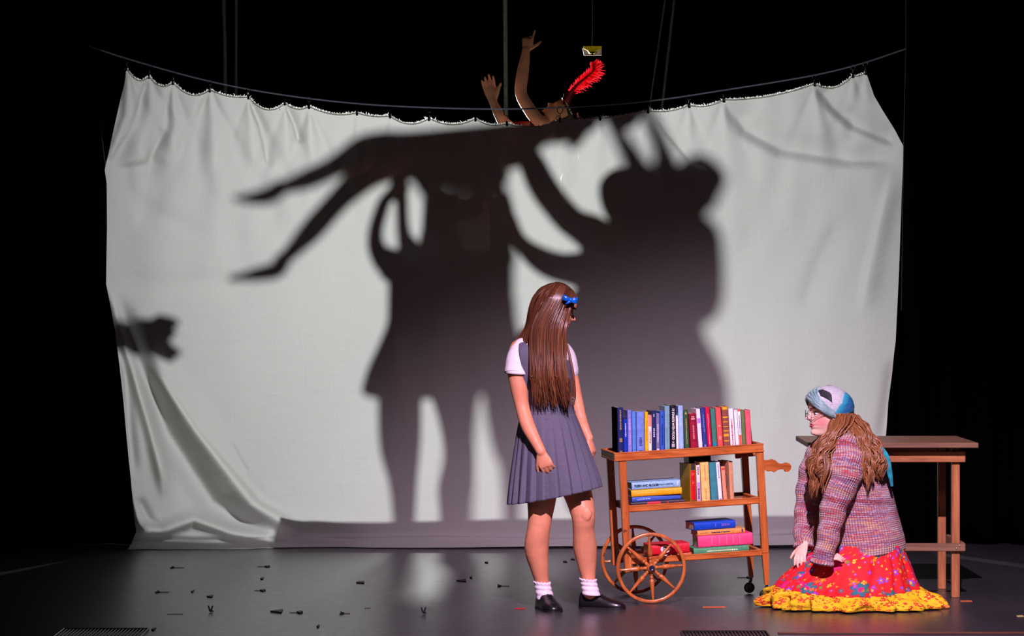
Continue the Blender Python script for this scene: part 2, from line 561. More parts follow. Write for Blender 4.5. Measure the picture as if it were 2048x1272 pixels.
# raised platform behind the sheet
mb = MB(); mb.bevbox((.42, 20.35, .345), (3.44, 2.5, .04), .006)
plat = thing('platform', 'low dark platform behind the sheet that carries the shadow players', 'platform', (.42, 20.31, 0))
PR_ = Matrix.Translation((.42, 20.31, 0)) @ Matrix.Rotation(math.radians(-2.2), 4, 'Z') @ Matrix.Translation((-.42, -20.35, 0))
mb.xf(PR_); part(plat, 'deck', mb, M('deck_paint', (14, 13, 14), .95, spec=.05, var=.25, scale=8), False)
for c_, s_ in (((.42, 19.125, .16), (3.40, .02, .32)), ((.42, 21.57, .16), (3.40, .02, .32)), ((-1.28, 20.35, .16), (.02, 2.43, .32)), ((2.12, 20.35, .16), (.02, 2.43, .32))):
    mb = MB(); mb.box(c_, s_); mb.xf(PR_); part(plat, 'skirt_board', mb, M('deck_side', (20, 19, 20), .8), False)

# ------------------------------------------------------------------ the sheet
def sheet_mat():
    t = NT('sheet_cotton')
    uv = t.coord('UV')
    wv = t.noise(t.mapping(uv, (1.5, 130, 1)), 3, 3, .6)
    wv2 = t.noise(t.mapping(uv, (130, 1.5, 1)), 3, 3, .6)
    f = t.math('MULTIPLY', t.math('ADD', wv, wv2), .5)
    c = t.ramp(f, [(.3, lin((206, 206, 202))), (.7, lin((226, 226, 222)))])
    tr = t.ramp(f, [(.3, (.54, .545, .535, 1)), (.7, (.60, .605, .595, 1))])
    dif = t.node('ShaderNodeBsdfDiffuse'); t.l.new(c, dif.inputs[0])
    trl = t.node('ShaderNodeBsdfTranslucent'); t.l.new(tr, trl.inputs[0])
    tra = t.node('ShaderNodeBsdfTransparent')
    m1 = t.node('ShaderNodeMixShader'); m1.inputs[0].default_value = .5
    t.l.new(dif.outputs[0], m1.inputs[1]); t.l.new(trl.outputs[0], m1.inputs[2])
    m2 = t.node('ShaderNodeMixShader'); m2.inputs[0].default_value = .022
    t.l.new(m1.outputs[0], m2.inputs[1]); t.l.new(tra.outputs[0], m2.inputs[2])
    bp = t.node('ShaderNodeBump'); t.l.new(t.noise(t.mapping(uv, (2, 5, 1)), 3, 4, .6), bp.inputs['Height'])
    bp.inputs['Strength'].default_value = .25; bp.inputs['Distance'].default_value = .02
    t.l.new(bp.outputs[0], dif.inputs['Normal']); t.l.new(bp.outputs[0], trl.inputs['Normal'])
    t.l.new(m2.outputs[0], t.n['Material Output'].inputs[0])
    t.n.remove(t.p)
    return t.m
clips = [(253, 137), (299, 153), (346, 165), (420, 180), (497, 194), (570, 206), (618, 213), (714, 226), (780, 232), (858, 237), (951, 238),
         (1014, 247), (1120, 240), (1200, 236), (1296, 222), (1378, 211), (1447, 200), (1629, 168), (1706, 151), (1731, 145)]
sags = [16, 14, 18, 6, 20, 9, 9, 4, 14, 12, 8, 12, 3, 3, 6, 7, 9, 17, 4]
def top_y(px):
    for k in range(len(clips) - 1):
        (a, p), (b, q) = clips[k], clips[k + 1]
        if px <= b or k == len(clips) - 2:
            t = min(max((px - a) / (b - a), 0), 1)
            tt = .5 + .5 * (2 * t - 1) * (abs(2 * t - 1) ** .15)
            return p + (q - p) * t + sags[k] * (1 - (2 * t - 1) ** 2)
LEFT = [(0, 253), (.04, 247), (.12, 230), (.212, 211), (.24, 215), (.33, 216), (.45, 215), (.47, 219), (.55, 236), (.7, 250), (.85, 262), (.94, 269), (.965, 272), (1, 262)]
RIGHT = [(0, 1732), (.05, 1748), (.155, 1806), (.2, 1805), (.4, 1798), (.57, 1790), (.7, 1774), (.8, 1768), (1, 1764)]
WIRE = [(178, 92), (253, 117), (400, 158), (540, 186), (700, 206), (850, 215), (1000, 218), (1150, 214), (1300, 202), (1450, 180), (1620, 152), (1720, 128), (1811, 98)]
def lerpt(tab, x):
    for (a, p), (b, q) in zip(tab, tab[1:]):
        if x <= b: return p + (q - p) * (x - a) / (b - a) if b > a else q
    return tab[-1][1]
def build_sheet():
    NX, NZ = 520, 300
    u = np.linspace(0, 1, NX + 1); v = np.linspace(0, 1, NZ + 1)
    U, Vv = np.meshgrid(u, v)
    topx = 253 + (1732 - 253) * u
    ty = np.array([top_y(x) for x in topx])
    lx = np.array([lerpt(LEFT, q) for q in v]); rx = np.array([lerpt(RIGHT, q) for q in v])
    PX = lx[:, None] + (rx - lx)[:, None] * U
    BY = 1096 - 9 * u
    # the top edge shape fades in with depth
    PY = ty[None, :] + (BY - ty)[None, :] * Vv
    D = np.zeros_like(PX)
    # folds that run down from the clips
    rnd = np.random.RandomState(4)
    for k, (cx, cy) in enumerate(clips):
        if cx > 960 and cx < 1290: amp = .4
        elif cx < 640: amp = 1.0
        else: amp = .6
        for q in range(3):
            ang = [-.35, .05, .42][q] + rnd.uniform(-.08, .08)
            L = rnd.uniform(80, 190) * (1.5 if cx < 640 else 1)
            dy = PY - cy; dx = PX - (cx + np.maximum(dy, 0) * math.tan(ang))
            w = 4 + np.maximum(dy, 0) * .10
            g = np.exp(-(dx / w) ** 2) * np.exp(-np.maximum(dy, 0) / L) * (dy > -30)
            D += g * amp * (.022 if q != 1 else -.03) * np.clip(w / 12, .3, 1.6)
    def ridge(poly, w, a, asym=0.0, fade=.25):
        pts = np.array(poly, float)
        best = np.full(PX.shape, 1e9); side = np.zeros_like(PX); tt = np.zeros_like(PX)
        seg = np.hypot(*(pts[1:] - pts[:-1]).T); tot = seg.sum(); acc = 0
        for i in range(len(pts) - 1):
            a0, b0 = pts[i], pts[i + 1]; d = b0 - a0; L = seg[i]
            t = np.clip(((PX - a0[0]) * d[0] + (PY - a0[1]) * d[1]) / L ** 2, 0, 1)
            qx = a0[0] + t * d[0]; qy = a0[1] + t * d[1]
            dist = np.hypot(PX - qx, PY - qy)
            sd = np.sign((PX - qx) * d[1] - (PY - qy) * d[0])
            m = dist < best
            best = np.where(m, dist, best); side = np.where(m, sd, side); tt = np.where(m, (acc + t * L) / tot, tt)
            acc += L
        ww = w * (1 + asym * side)
        env = np.clip(np.minimum(tt / fade, (1 - tt) / fade), 0, 1); env = env * env * (3 - 2 * env)
        return a * np.exp(-(best / ww) ** 2) * env
    D += ridge([(1447, 195), (1490, 260), (1560, 298), (1700, 320), (1800, 318)], 26, .07, .5, .15)
    D += ridge([(1629, 165), (1665, 215), (1705, 250), (1800, 290)], 20, .06, .5, .15)
    D += ridge([(1300, 215), (1330, 260), (1380, 320), (1430, 340)], 12, .03, .5)
    D += ridge([(1690, 210), (1705, 240), (1700, 300)], 14, .02)
    D += ridge([(1790, 330), (1760, 450), (1735, 560), (1725, 640)], 16, -.035, .4)
    D += ridge([(1690, 420), (1640, 520), (1600, 640)], 26, .018, .3)
    D += ridge([(1600, 700), (1595, 1000)], 30, .01)
    D += ridge([(1790, 700), (1760, 900)], 14, .03)
    D += ridge([(346, 165), (338, 260), (300, 330), (222, 345)], 20, .05, .5, .15)
    D += ridge([(346, 168), (352, 260), (310, 330)], 16, -.035, .3, .15)
    D += ridge([(299, 155), (262, 270), (214, 335)], 13, .035, .4, .12)
    D += ridge([(253, 140), (250, 230), (216, 330)], 9, -.03, .4, .12)
    D += ridge([(300, 220), (310, 330), (280, 480)], 22, .03, .3)
    D += ridge([(420, 182), (400, 260), (395, 330)], 16, .03, .3)
    D += ridge([(497, 196), (520, 250), (532, 300), (540, 340)], 9, .035, .5, .15)
    D += ridge([(570, 208), (590, 250), (600, 290)], 7, .03, .5, .15)
    # lower left: big diagonal folds from the tie on the left edge to the floor
    D += ridge([(216, 560), (262, 720), (300, 860), (322, 960), (330, 1010)], 15, -.10, .4, .18)
    D += ridge([(216, 560), (285, 720), (340, 860), (430, 1000), (560, 1092)], 26, .16, -.3, .18)
    D += ridge([(250, 650), (350, 800), (440, 930), (500, 1010), (600, 1070), (760, 1092)], 22, -.10, .3, .2)
    D += ridge([(290, 690), (400, 860), (520, 1000), (640, 1070)], 14, .05, .3, .25)
    D += ridge([(255, 700), (262, 850), (272, 960)], 10, .05, 0, .2)
    D += ridge([(264, 1065), (330, 1062), (385, 1042), (460, 1066), (560, 1085)], 14, -.10, .3, .1)
    D += ridge([(275, 990), (300, 1040), (330, 1064)], 9, .04)
    D += ridge([(460, 880), (480, 920), (500, 950)], 4, .01)
    # left edge tension
    D += ridge([(215, 340), (300, 420), (420, 470)], 20, .015)
    D += ridge([(216, 568), (330, 570), (500, 560)], 24, .015)
    # soft billow of the whole sheet, seams and tiny wrinkles
    D += .035 * np.sin(U * 7 + 1.0) * np.sin(Vv * PI) + .02 * np.sin(U * 17 + Vv * 3) * np.sin(Vv * PI)
    D += .004 * np.sin(PX * .11 + .5 * np.sin(PY * .02)) * np.clip(1 - Vv * 2.5, 0, 1)
    D += .0015 * np.sin(PX * .07 + PY * .021 + 2 * np.sin(PY * .013))
    # bottom roll lying on the floor
    roll = np.clip((Vv - .972) / .028, 0, 1)
    fw = (.05 + .05 * np.sin(U * 9 + 1) ** 2 + .10 * np.exp(-(U / .13) ** 2)) * roll ** 2
    crease = .018 * np.exp(-((Vv - (.978 + .004 * np.sin(U * 12))) / .003) ** 2)
    Y = DC - D - fw - crease
    X = (PX - 1024) * DC / F
    Z = H - (PY - HY) * DC / F
    # the hem meets the floor
    Z = np.maximum(Z, .006 + .012 * np.clip(1 - roll, 0, 1))
    vs = np.stack([X, Y, Z], -1).reshape(-1, 3)
    base = np.array([0, DC, 0.0])
    idx = np.arange((NX + 1) * (NZ + 1)).reshape(NZ + 1, NX + 1)
    fs = np.stack([idx[:-1, :-1], idx[1:, :-1], idx[1:, 1:], idx[:-1, 1:]], -1).reshape(-1, 4)
    me = bpy.data.meshes.new('hanging_sheet')
    me.from_pydata((vs - base).tolist(), [], fs.tolist())
    ul = me.uv_layers.new(name='UVMap')
    uvc = np.stack([U * 4.8, Vv * 2.7], -1).reshape(-1, 2)
    ul.data.foreach_set('uv', uvc[fs.reshape(-1)].reshape(-1).astype(np.float32))
    me.polygons.foreach_set('use_smooth', [True] * len(me.polygons))
    me.materials.append(sheet_mat()); me.update()
    o = bpy.data.objects.new('hanging_sheet', me); COL.objects.link(o); o.location = base
    BASE[o.name] = V(base)
    tag(o, 'wide white cotton sheet hung on a sagging wire, backlit with large shadows of people', 'sheet')
    return o, vs.reshape(NZ + 1, NX + 1, 3)
sheet, SV = build_sheet()
# frayed top hem
rnd = random.Random(7)
mb = MB()
top = SV[0]
for i in range(0, len(top) - 1):
    for q in range(10):
        t = rnd.random(); p = V(top[i]).lerp(V(top[i + 1]), t)
        ln = rnd.uniform(.007, .018) * (1.7 if rnd.random() < .06 else 1)
        d = V((rnd.uniform(-.9, .9), rnd.uniform(-.6, .6), rnd.uniform(-.2, 1))).normalized()
        m_ = p + d * ln * .6 + V((rnd.uniform(-.002, .002), 0, .001))
        w = V((.0024, 0, .0009))
        mb.add([p - w, p + w, m_ + w * .8, m_ - w * .8, p + d * ln], [(0, 1, 2, 3), (3, 2, 4)])
hm = NT('frayed_cotton'); hm.col(lin((235, 235, 228)))
_xn = hm.fin(.9)
_t = hm.node('ShaderNodeBsdfTranslucent'); _t.inputs[0].default_value = (.9, .9, .88, 1)
_x = hm.node('ShaderNodeMixShader'); _x.inputs[0].default_value = .75; hm.l.new(hm.p.outputs[0], _x.inputs[1]); hm.l.new(_t.outputs[0], _x.inputs[2]); hm.l.new(_x.outputs[0], hm.n['Material Output'].inputs[0])
part(sheet, 'frayed_hem', mb, hm.m, False, 'frayed white threads along the top edge', 'stuff')
mb = MB()
mb.limb([V(p) + V((0, -.001, 0)) for p in top[::2]], [.0042] * len(top[::2]), n=6, sub=1)
part(sheet, 'hem', mb, hm.m)

# wire and clips
_w = NT('pale_cord'); _w.col(lin((196, 196, 214))); _w.fin(.5)
_t = _w.node('ShaderNodeBsdfTranslucent'); _t.inputs[0].default_value = (.60, .61, .68, 1)
_x = _w.node('ShaderNodeMixShader'); _x.inputs[0].default_value = .3; _w.l.new(_w.p.outputs[0], _x.inputs[1]); _w.l.new(_t.outputs[0], _x.inputs[2]); _w.l.new(_x.outputs[0], _w.n['Material Output'].inputs[0])
steel = _w.m
def wy(px): return lerpt(WIRE, px)
mb = MB()
mb.limb([W(x, y, DC) for x, y in WIRE], [.0045] * len(WIRE), n=8, sub=6)
solo('wire', mb, steel, W(178, 92, DC), 'thin grey wire sagging across the stage that carries the white sheet', 'wire')
blk = M('black_clip_metal', (14, 14, 15), .3, .6)
brt = M('bright_clip_metal', (170, 172, 170), .2, .9)
ORD = 'first second third fourth fifth sixth seventh eighth ninth tenth eleventh twelfth thirteenth fourteenth fifteenth sixteenth seventeenth eighteenth nineteenth twentieth'.split()
# smooth wire row by catmull is close to linear table
for k, (cx, cy) in enumerate(clips):
    wyk = wy(cx)
    z0 = W(cx, cy, DC); z1 = W(cx, wyk, DC)
    lab = 'curtain ring clip on the wire, %s from the upper left corner of the sheet' % ORD[k]
    g = 'curtain clips along the wire'
    c = thing('curtain_clip', lab, 'clip', z0, g)
    if k == 0: c['label'] = 'bright curtain ring clip at the upper left corner of the sheet'
    if k == len(clips) - 1: c['label'] = 'curtain ring clip at the upper right corner of the sheet'
    mb = MB(); R = max((z1 - z0).length * .28, .013); cc = z1 + V((0, 0, -R + .006))
    ring = []
    for i in range(24):
        a = 2 * PI * i / 24
        ctr = cc + V((math.cos(a) * R * .8, math.sin(a) * .004, math.sin(a) * R))
        rr = V((math.cos(a), 0, math.sin(a)))
        ring.append([ctr + rr * (.0022 * math.cos(b)) + V((0, .0022 * math.sin(b), 0)) for b in (0, PI / 2, PI, 3 * PI / 2)])
    ring.append(ring[0]); mb.rings(ring, caps=False)
    part(c, 'ring', mb, brt if k % 3 == 0 else blk)
    zb = cc.z - R
    mb = MB()
    ln = max(zb - z0.z, .006)
    mb.limb([V((z0.x, DC, zb)), V((z0.x, DC, z0.z + .006))], [.0018, .0018], n=6)
    mb.limb([V((z0.x - .003, DC - .004, z0.z + .012)), V((z0.x, DC - .006, z0.z - .012))], [(.0035, .005), (.0045, .007)], n=8, sub=2)
    mb.limb([V((z0.x + .003, DC + .004, z0.z + .012)), V((z0.x, DC + .006, z0.z - .012))], [(.0035, .005), (.0045, .007)], n=8, sub=2)
    part(c, 'jaw', mb, blk)

# ropes and poles
rope_m = M('dark_rope', (46, 46, 52), .8, var=.3, scale=200)
mb = MB(); mb.limb([W(165, -40, DC + .02), W(179, 93, DC + .02), W(200, 250, DC + .02), W(211, 336, DC + .01)], [.0025] * 4, n=6)
solo('guy_rope', mb, rope_m, W(165, -40, DC), 'thin dark rope dropping to the left edge of the sheet', 'rope')
mb = MB(); mb.limb([W(1812, -40, DC + .02), W(1812, 98, DC + .02), W(1808, 280, DC), W(1803, 620, DC)], [.0022] * 4, n=6)
solo('guy_rope', mb, rope_m, W(1811, -40, DC), 'thin upright cord beside the right edge of the sheet', 'rope')
pole_m = M('painted_pipe', (214, 232, 214), .4, 0, var=.1)
dim_m = M('grey_pipe', (150, 146, 148), .5, 0, var=.1)
for x0, x1, r, lab, m_ in ((446, 452, .016, 'grey vertical pipe behind the sheet, left one of the close pair', dim_m),
                          (473, 472, .012, 'grey vertical pipe behind the sheet, right one of the close pair', dim_m),
                          (1010, 1012, .019, 'pale green vertical pipe behind the raised bent arm', pole_m)):
    mb = MB(); mb.limb([W(x0, -60, 25.6), W(x1, 260, 25.6), V((W(x1, 260, 25.6).x + .01, 25.6, .02))], [r] * 3, n=12, sub=2)
    solo('pipe', mb, m_, V((W(x1, 260, 25.6).x, 25.6, 0)), lab, 'pipe')
for x0, x1, r, lab in ((1353, 1322, .012, 'slanted grey line hanging behind the sheet, nearer the right edge'), (1336, 1296, .008, 'faint slanted grey line beside the brighter slanted line')):
    mb = MB(); mb.limb([W(x0, -40, 25.4), W(x1, 235, 25.4)], [r, r], n=8)
    solo('hanging_line', mb, dim_m, W(x0, -40, 25.4), lab, 'rope')
# yellow clip with white card
T = thing('tagged_clamp', 'small yellow clamp holding a white card above the red feather', 'clamp', W(1185, 96, 20.6))
d = 20.6
mb = MB(); mb.prism([(W(x, 0, d).x, W(0, y, d).z) for x, y in ((1167, 93), (1203, 93), (1203, 97), (1193, 102), (1190, 107), (1179, 107), (1175, 101), (1167, 97))], 'y', d - .03, d + .02)
part(T, 'jaw', mb, M('yellow_plastic', (230, 240, 20), .4), False)
mb = MB(); mb.prism([(W(x, 0, d).x, W(0, y, d).z) for x, y in ((1165, 97), (1174, 102), (1178, 108), (1191, 108), (1195, 102), (1203, 98), (1203, 111), (1168, 111))], 'y', d - .02, d + .01)
part(T, 'card', mb, M('white_card', (240, 236, 230), .7), False)
mb = MB(); mb.prism([(W(x, 0, d).x, W(0, y, d).z) for x, y in ((1180, 105), (1189, 105), (1189, 107), (1186, 107), (1186, 111), (1183, 111), (1183, 107), (1180, 107))], 'y', d - .035, d - .03)
part(T, 'stem', mb, blk, False)
mb = MB(); mb.limb([W(1185, 93, d), W(1186, -60, d)], [.004, .004], n=6)
part(T, 'cord', mb, rope_m)
# ------------------------------------------------------------------ the players behind the sheet
skin_b = skin_mat('skin_back', (226, 160, 122))
hairb_m = M('dark_hair', (52, 34, 22), .45, var=.3, scale=90, stretch=(1, 1, .1))
hairg_m = M('golden_hair', (150, 104, 50), .4, var=.3, scale=90, stretch=(1, 1, .1))
shirt_b = M('white_shirt_back', (225, 220, 224), .8, var=.04)
skirt_b = M('dark_skirt_back', (40, 36, 48), .85, var=.15)
red_m = M('red_satin', (120, 12, 30), .5, var=.2, scale=14)
sock_b = M('white_sock_back', (220, 215, 220), .9, var=.04)
shoe_b = M('black_shoe_back', (18, 18, 20), .35)

def SL(pts, b):   # chain in shadow pixels -> world points, radii
    return [S(x, y, q[0] if q else b) for x, y, r, *q in pts], [SR(r, q[0] if q else b) for x, y, r, *q in pts]
def slimb(mb, pts, b, **k):
    p, r = SL(pts, b); mb.limb(p, r, **k)
def sloft(levels, b, thick, n=48, wave=0.03, nw=14):
    """levels: (py, xl, xr) shadow pixels -> rings"""
    lv = []
    for i, (py, xl, xr, *q) in enumerate(levels):
        a, c = S(xl, py, b), S(xr, py, b)
        th = thick if not q else q[0]
        lv.append(((a + c) / 2, abs(c.x - a.x) / 2, th, 0))
    return eloft(lv, n, 4, lambda a, f: wave * f * math.sin(nw * a))
FLOORZ = .368

# ---- the raised dancer
base = S(900, 300, 1.5); base.z = FLOORZ
T = thing('person', 'person lying back on raised hands, arms thrown up, tall red feather on the head', 'person', (base.x, base.y, base.z))
bd = MB()
b = 1.5
slimb(bd, [(790, 305, 40), (880, 302, 46), (960, 296, 44), (1030, 284, 44), (1090, 256, 24), (1130, 240, 22)], b)
d0 = DC + b
# chest to neck and head
bd.limb([S(1080, 258, b), W(1066, 262, 20.15), W(1084, 247, 20.15), W(1096, 234, 20.15)], [.08, .07, .045, .042])
# legs (shadow space)
slimb(bd, [(800, 300, 38), (735, 302, 36), (690, 322, 26), (660, 338, 22), (615, 358, 21), (575, 372, 15), (548, 382, 12)], b)
slimb(bd, [(800, 318, 38), (742, 340, 36), (700, 378, 27), (668, 410, 24), (625, 458, 24), (588, 498, 17), (560, 526, 13)], b - .1)
# arms (direct view)
d1 = 20.05
bd.limb([W(1100, 250, 20.12), W(1076, 240, d1), W(1057, 215, d1), W(1042, 186, d1), W(1045, 150, d1), W(1050, 118, d1), W(1052, 100, d1)], [.05, .044, .042, .040, .041, .033, .026])
add_hand(bd, W(1052, 102, d1), V((.16, 0, 1)), V((-.2, -1, 0)), -1 * -1, L=.165, per=[(3, 3, 3), (60, 55, 40), (70, 60, 40), (65, 60, 40)], thumb=(50, 15), wr=.026, spread=1.6)
bd.limb([W(1030, 262, 20.2), W(1012, 250, 20.1), W(1000, 232, 20.0), W(990, 212, 20.0), W(985, 200, 20.0)], [.045, .042, .036, .029, .025])
add_hand(bd, W(985, 203, 20.0), V((-.22, 0, 1)), V((0, 1, .1)), -1, L=.19, per=[(12, 15, 10), (5, 8, 5), (12, 15, 10), (8, 15, 10)], thumb=(32, -8), spread=1.2, wr=.025)
HMd = head_frame(W(1080, 222, 20.1), V((-.44, -.12, .89)), V((.92, 0, .36)), .222)
add_head(bd, HMd)
o = remesh(part(T, 'body', bd, skin_b), .0055, 3)
# feet in dark slippers
mb = MB()
slimb(mb, [(560, 376, 17), (540, 390, 18), (505, 396, 13), (474, 396, 6)], b)
part(T, 'slipper', mb, shoe_b)
mb = MB()
slimb(mb, [(566, 520, 17), (552, 540, 17), (515, 548, 14), (466, 555, 6)], b - .1)
part(T, 'slipper', mb, shoe_b)
# red dress
mb = MB()
slimb(mb, [(770, 305, 45), (830, 312, 52), (920, 306, 54), (1000, 294, 50), (1040, 284, 46), (1085, 258, 26)], b, n=20)
mb.limb([W(1010, 272, 20.15), W(1050, 268, 20.12), W(1082, 262, 20.12)], [.08, .085, .06])
slimb(mb, [(880, 340, 22), (930, 352, 30), (985, 356, 26), (1004, 352, 16)], b)
slimb(mb, [(840, 330, 30), (870, 385, 26), (930, 420, 34), (980, 420, 30)], b + .1, n=16)
part(T, 'dress', mb, red_m)
# hair
mb = MB()
rs = []
for i in range(20):
    z = .45 + .55 * i / 19.0; z = min(z, .997)
    rs.append([HMd @ head_pt(z, a, .045) for a in [2 * PI * (j / 36) for j in range(36)] if True])
rs2 = []
for i in range(16):   # back of the head only
    z = .15 + .85 * i / 15.0; z = min(z, .997)
    lim = 1.75 if z < .72 else 1.75 * max(0, (1 - (z - .72) / .14))
    lim = max(lim, .0)
    rs2.append([HMd @ head_pt(z, lim + (2 * PI - 2 * lim) * j / 35, .045) for j in range(36)])
mb.rings(rs2, caps=False, closed=False)
o = part(T, 'hair', mb, hairb_m); solid(o, .01, -1)
mb = MB()
mb.limb([HMd @ V((-.35, 0, .75)), HMd @ V((-.5, .02, .6)), HMd @ V((-.6, .05, .35))], [.05, .055, .03])
part(T, 'hair_bun', mb, hairb_m)
mb = MB(); slimb(mb, [(1168, 205, 24), (1158, 240, 26), (1150, 275, 20), (1146, 292, 9)], b)
part(T, 'hanging_hair', mb, hairb_m)
# beaded headband
mb = MB(); mt = MB()
for j in range(26):
    a = -PI * .55 + PI * 1.1 * j / 25
    p = HMd @ head_pt(.80, a, .05); mb.ell(p, (.0075,) * 3, n=8, m=6)
for j in range(22):
    p = HMd @ head_pt(.60 + .2 * (j / 21), -1.25 - .1 * math.sin(j), .055); mb.ell(p, (.006,) * 3, n=8, m=6)
part(T, 'beads', mb, M('pearl', (240, 226, 190), .15, .1, var=.02))
for a_ in range(33):
    pass
rs = []
for zz in (.77, .83):
    rs.append([HMd @ head_pt(zz, 2 * PI * j / 40, .042) for j in range(40)])
mt.rings(rs, caps=False)
o = part(T, 'headband', mt, M('black_band', (16, 12, 12), .5)); solid(o, .006, 1)
# feather
mb = MB(); rnd = random.Random(3)
fd = 20.05
qp = [W(1128, 222, fd), W(1138, 192, fd), W(1152, 172, fd), W(1172, 155, fd), W(1188, 140, fd), W(1186, 126, fd)]
def cpoint(P, t):
    n = len(P) - 1; x = min(max(t * n, 0), n - 1e-6); i = int(x); f = x - i
    e = [P[0] * 2 - P[1]] + P + [P[-1] * 2 - P[-2]]
    a, b_, c, d_ = e[i], e[i + 1], e[i + 2], e[i + 3]
    return 0.5 * ((2 * b_) + (c - a) * f + (2 * a - 5 * b_ + 4 * c - d_) * f * f + (3 * b_ - a - 3 * c + d_) * f ** 3)
q_ = MB(); q_.limb(qp, [.012, .014, .010, .007, .004, .002], n=8)
fe = part(T, 'feather', q_, M('red_quill', (150, 10, 20), .5))
for i in range(460):
    t = .22 + .78 * (i / 460) ** .9
    p = cpoint(qp, t); tg = (cpoint(qp, min(t + .02, .999)) - p)
    if tg.length < 1e-6: tg = V((-.2, 0, 1))
    tg.normalize(); sd = 1 if i % 2 else -1
    nn = V((tg.z, 0, -tg.x)) * sd
    ln = (.062 if sd > 0 else .030) * (math.sin(PI * min(.98, (t - .1) / .95)) ** .6 + .15) * rnd.uniform(.45, 1.3)
    d = (nn + tg * rnd.uniform(.4, 1.0) + V((0, rnd.uniform(-.6, .6), 0))).normalized()
    e = p + d * ln + V((0, 0, -.004 * sd)); m_ = p + d * ln * .55
    w = tg * .0022
    mb.add([p - w, p + w, m_ + w * 1.2, m_ - w * .6, e + w * .4, e - w * .4], [(0, 1, 2, 3), (3, 2, 4, 5)])
fm = NT('red_feather'); fm.col(lin((235, 30, 48))); fm.fin(.7)
tr_ = fm.node('ShaderNodeBsdfTranslucent'); tr_.inputs[0].default_value = lin((250, 40, 55))
ms_ = fm.node('ShaderNodeMixShader'); ms_.inputs[0].default_value = .55
fm.l.new(fm.p.outputs[0], ms_.inputs[1]); fm.l.new(tr_.outputs[0], ms_.inputs[2]); fm.l.new(ms_.outputs[0], fm.n['Material Output'].inputs[0])
part(fe, 'barbs', mb, fm.m, False, kind='stuff')
mb = MB()
mb.prism([(W(x, 0, fd).x, W(0, y, fd).z) for x, y in ((1127, 187), (1142, 180), (1152, 184), (1140, 205), (1130, 228), (1125, 222))], 'y', fd - .005, fd + .01)
part(T, 'feather_base', mb, red_m)
# hoop on the hair
mb = MB(); rr = []
for i in range(33):
    a = 2 * PI * i / 32; cc = W(1153, 246, 20.2); e = V((math.cos(a), 0, math.sin(a)))
    rr.append([cc + e * (.047 + .002 * math.cos(q)) + V((0, .002 * math.sin(q), 0)) for q in (0, PI / 2, PI, 3 * PI / 2)])
mb.rings(rr, caps=False); part(T, 'earring', mb, brt, label='thin bright hoop earring')

# ---- the carriers
def carrier(label, cx, head, torso, arms, skirt, legs, b, hair, hmat=None, top=None, hands=(), extra_body=(), face=(0, 1, 0)):
    g = S(cx, 1000, b)
    T = thing('person', label, 'person', (g.x, g.y, FLOORZ))
    bd = MB()
    hx, hy, hr = head
    hc = S(hx, hy, b); hs = SR(hr, b) / .46
    HM = head_frame(hc + V((0, -.36 * hs, -.45 * hs)) if False else hc + (V(face).normalized() * .36 - V((0, 0, .45))) * hs, V(face), V((0, 0, 1)), hs)
    add_head(bd, HM)
    tp, tr = SL(torso, b)
    bd.limb([hc + V((0, 0, -.30 * hs)), tp[0]], [.055, .06])
    bd.limb(tp, [(min(r * .62, .12), r * .93) for r in tr], ref=(0, 1, 0), n=16)
    for a in arms:
        p, r = SL(a[0], b)
        r = [min(q, .075) for q in r]
        bd.limb(p, r)
        dr = (p[-1] - p[-2]).normalized()
        add_hand(bd, p[-1], dr, V(a[1]), a[2], L=.16, curl=(15, 20, 15), wr=r[-1])
    for lg in legs:
        p, r = SL(lg, b)
        k = len(p) - 1
        # bring the foot to the platform
        p[-1] = V((p[-1].x, p[-1].y, FLOORZ + .07))
        bd.limb(p, [min(q, .11) for q in r], n=14)
    remesh(part(T, 'body', bd, skin_b), .009, 3)
    for lg in legs:
        p, r = SL(lg, b); q = V((p[-1].x, p[-1].y, FLOORZ + .04))
        mb = MB(); mb.limb([q + V((0, -.07, .02)), q + V((0, 0, .012)), q + V((0, .13, -.004))], [(.038, .042), (.045, .042), (.04, .024)], ref=(1, 0, 0), n=14)
        part(T, 'shoe', mb, shoe_b)
    # shirt
    mb = MB()
    mb.limb(tp, [(min(r * .68, .135), r) for r in tr], ref=(0, 1, 0), n=24)
    sh = part(T, 'shirt', mb, top or shirt_b)
    for a in arms:
        p, r = SL(a[0], b)
        m2 = MB(); e = p[0].lerp(p[1], .75); m2.limb([p[0], p[0].lerp(p[1], .4), e], [min(r[0] * 1.15, .09)] * 2 + [min(r[1] * 1.25, .08)], n=16)
        part(sh, 'sleeve', m2, top or shirt_b)
    if skirt:
        rg, uv = sloft(skirt, b, .16)
        mb = MB(); mb.rings(rg, caps=False); o = part(T, 'skirt', mb, skirt_b); solid(o, .006)
    # hair cap + fall
    mb = MB(); rs2 = []
    for i in range(16):
        z = .12 + .86 * i / 15.0
        lim = 1.2 if z < .70 else 1.2 * max(0, (1 - (z - .70) / .14))
        rs2.append([HM @ head_pt(min(z, .997), lim + (2 * PI - 2 * lim) * j / 35, .05) for j in range(36)])
    mb.rings(rs2, caps=False, closed=False)
    hr_ = part(T, 'hair', mb, hmat or hairb_m); solid(hr_, .012, -1)
    if hair:
        mb = MB(); 
        for hh in hair:
            p, r = SL(hh, b); mb.limb(p, [(min(q * .7, .10), q) for q in r], ref=(0, 1, 0), n=16)
        part(hr_, 'long_hair', mb, hmat or hairb_m)
    return T

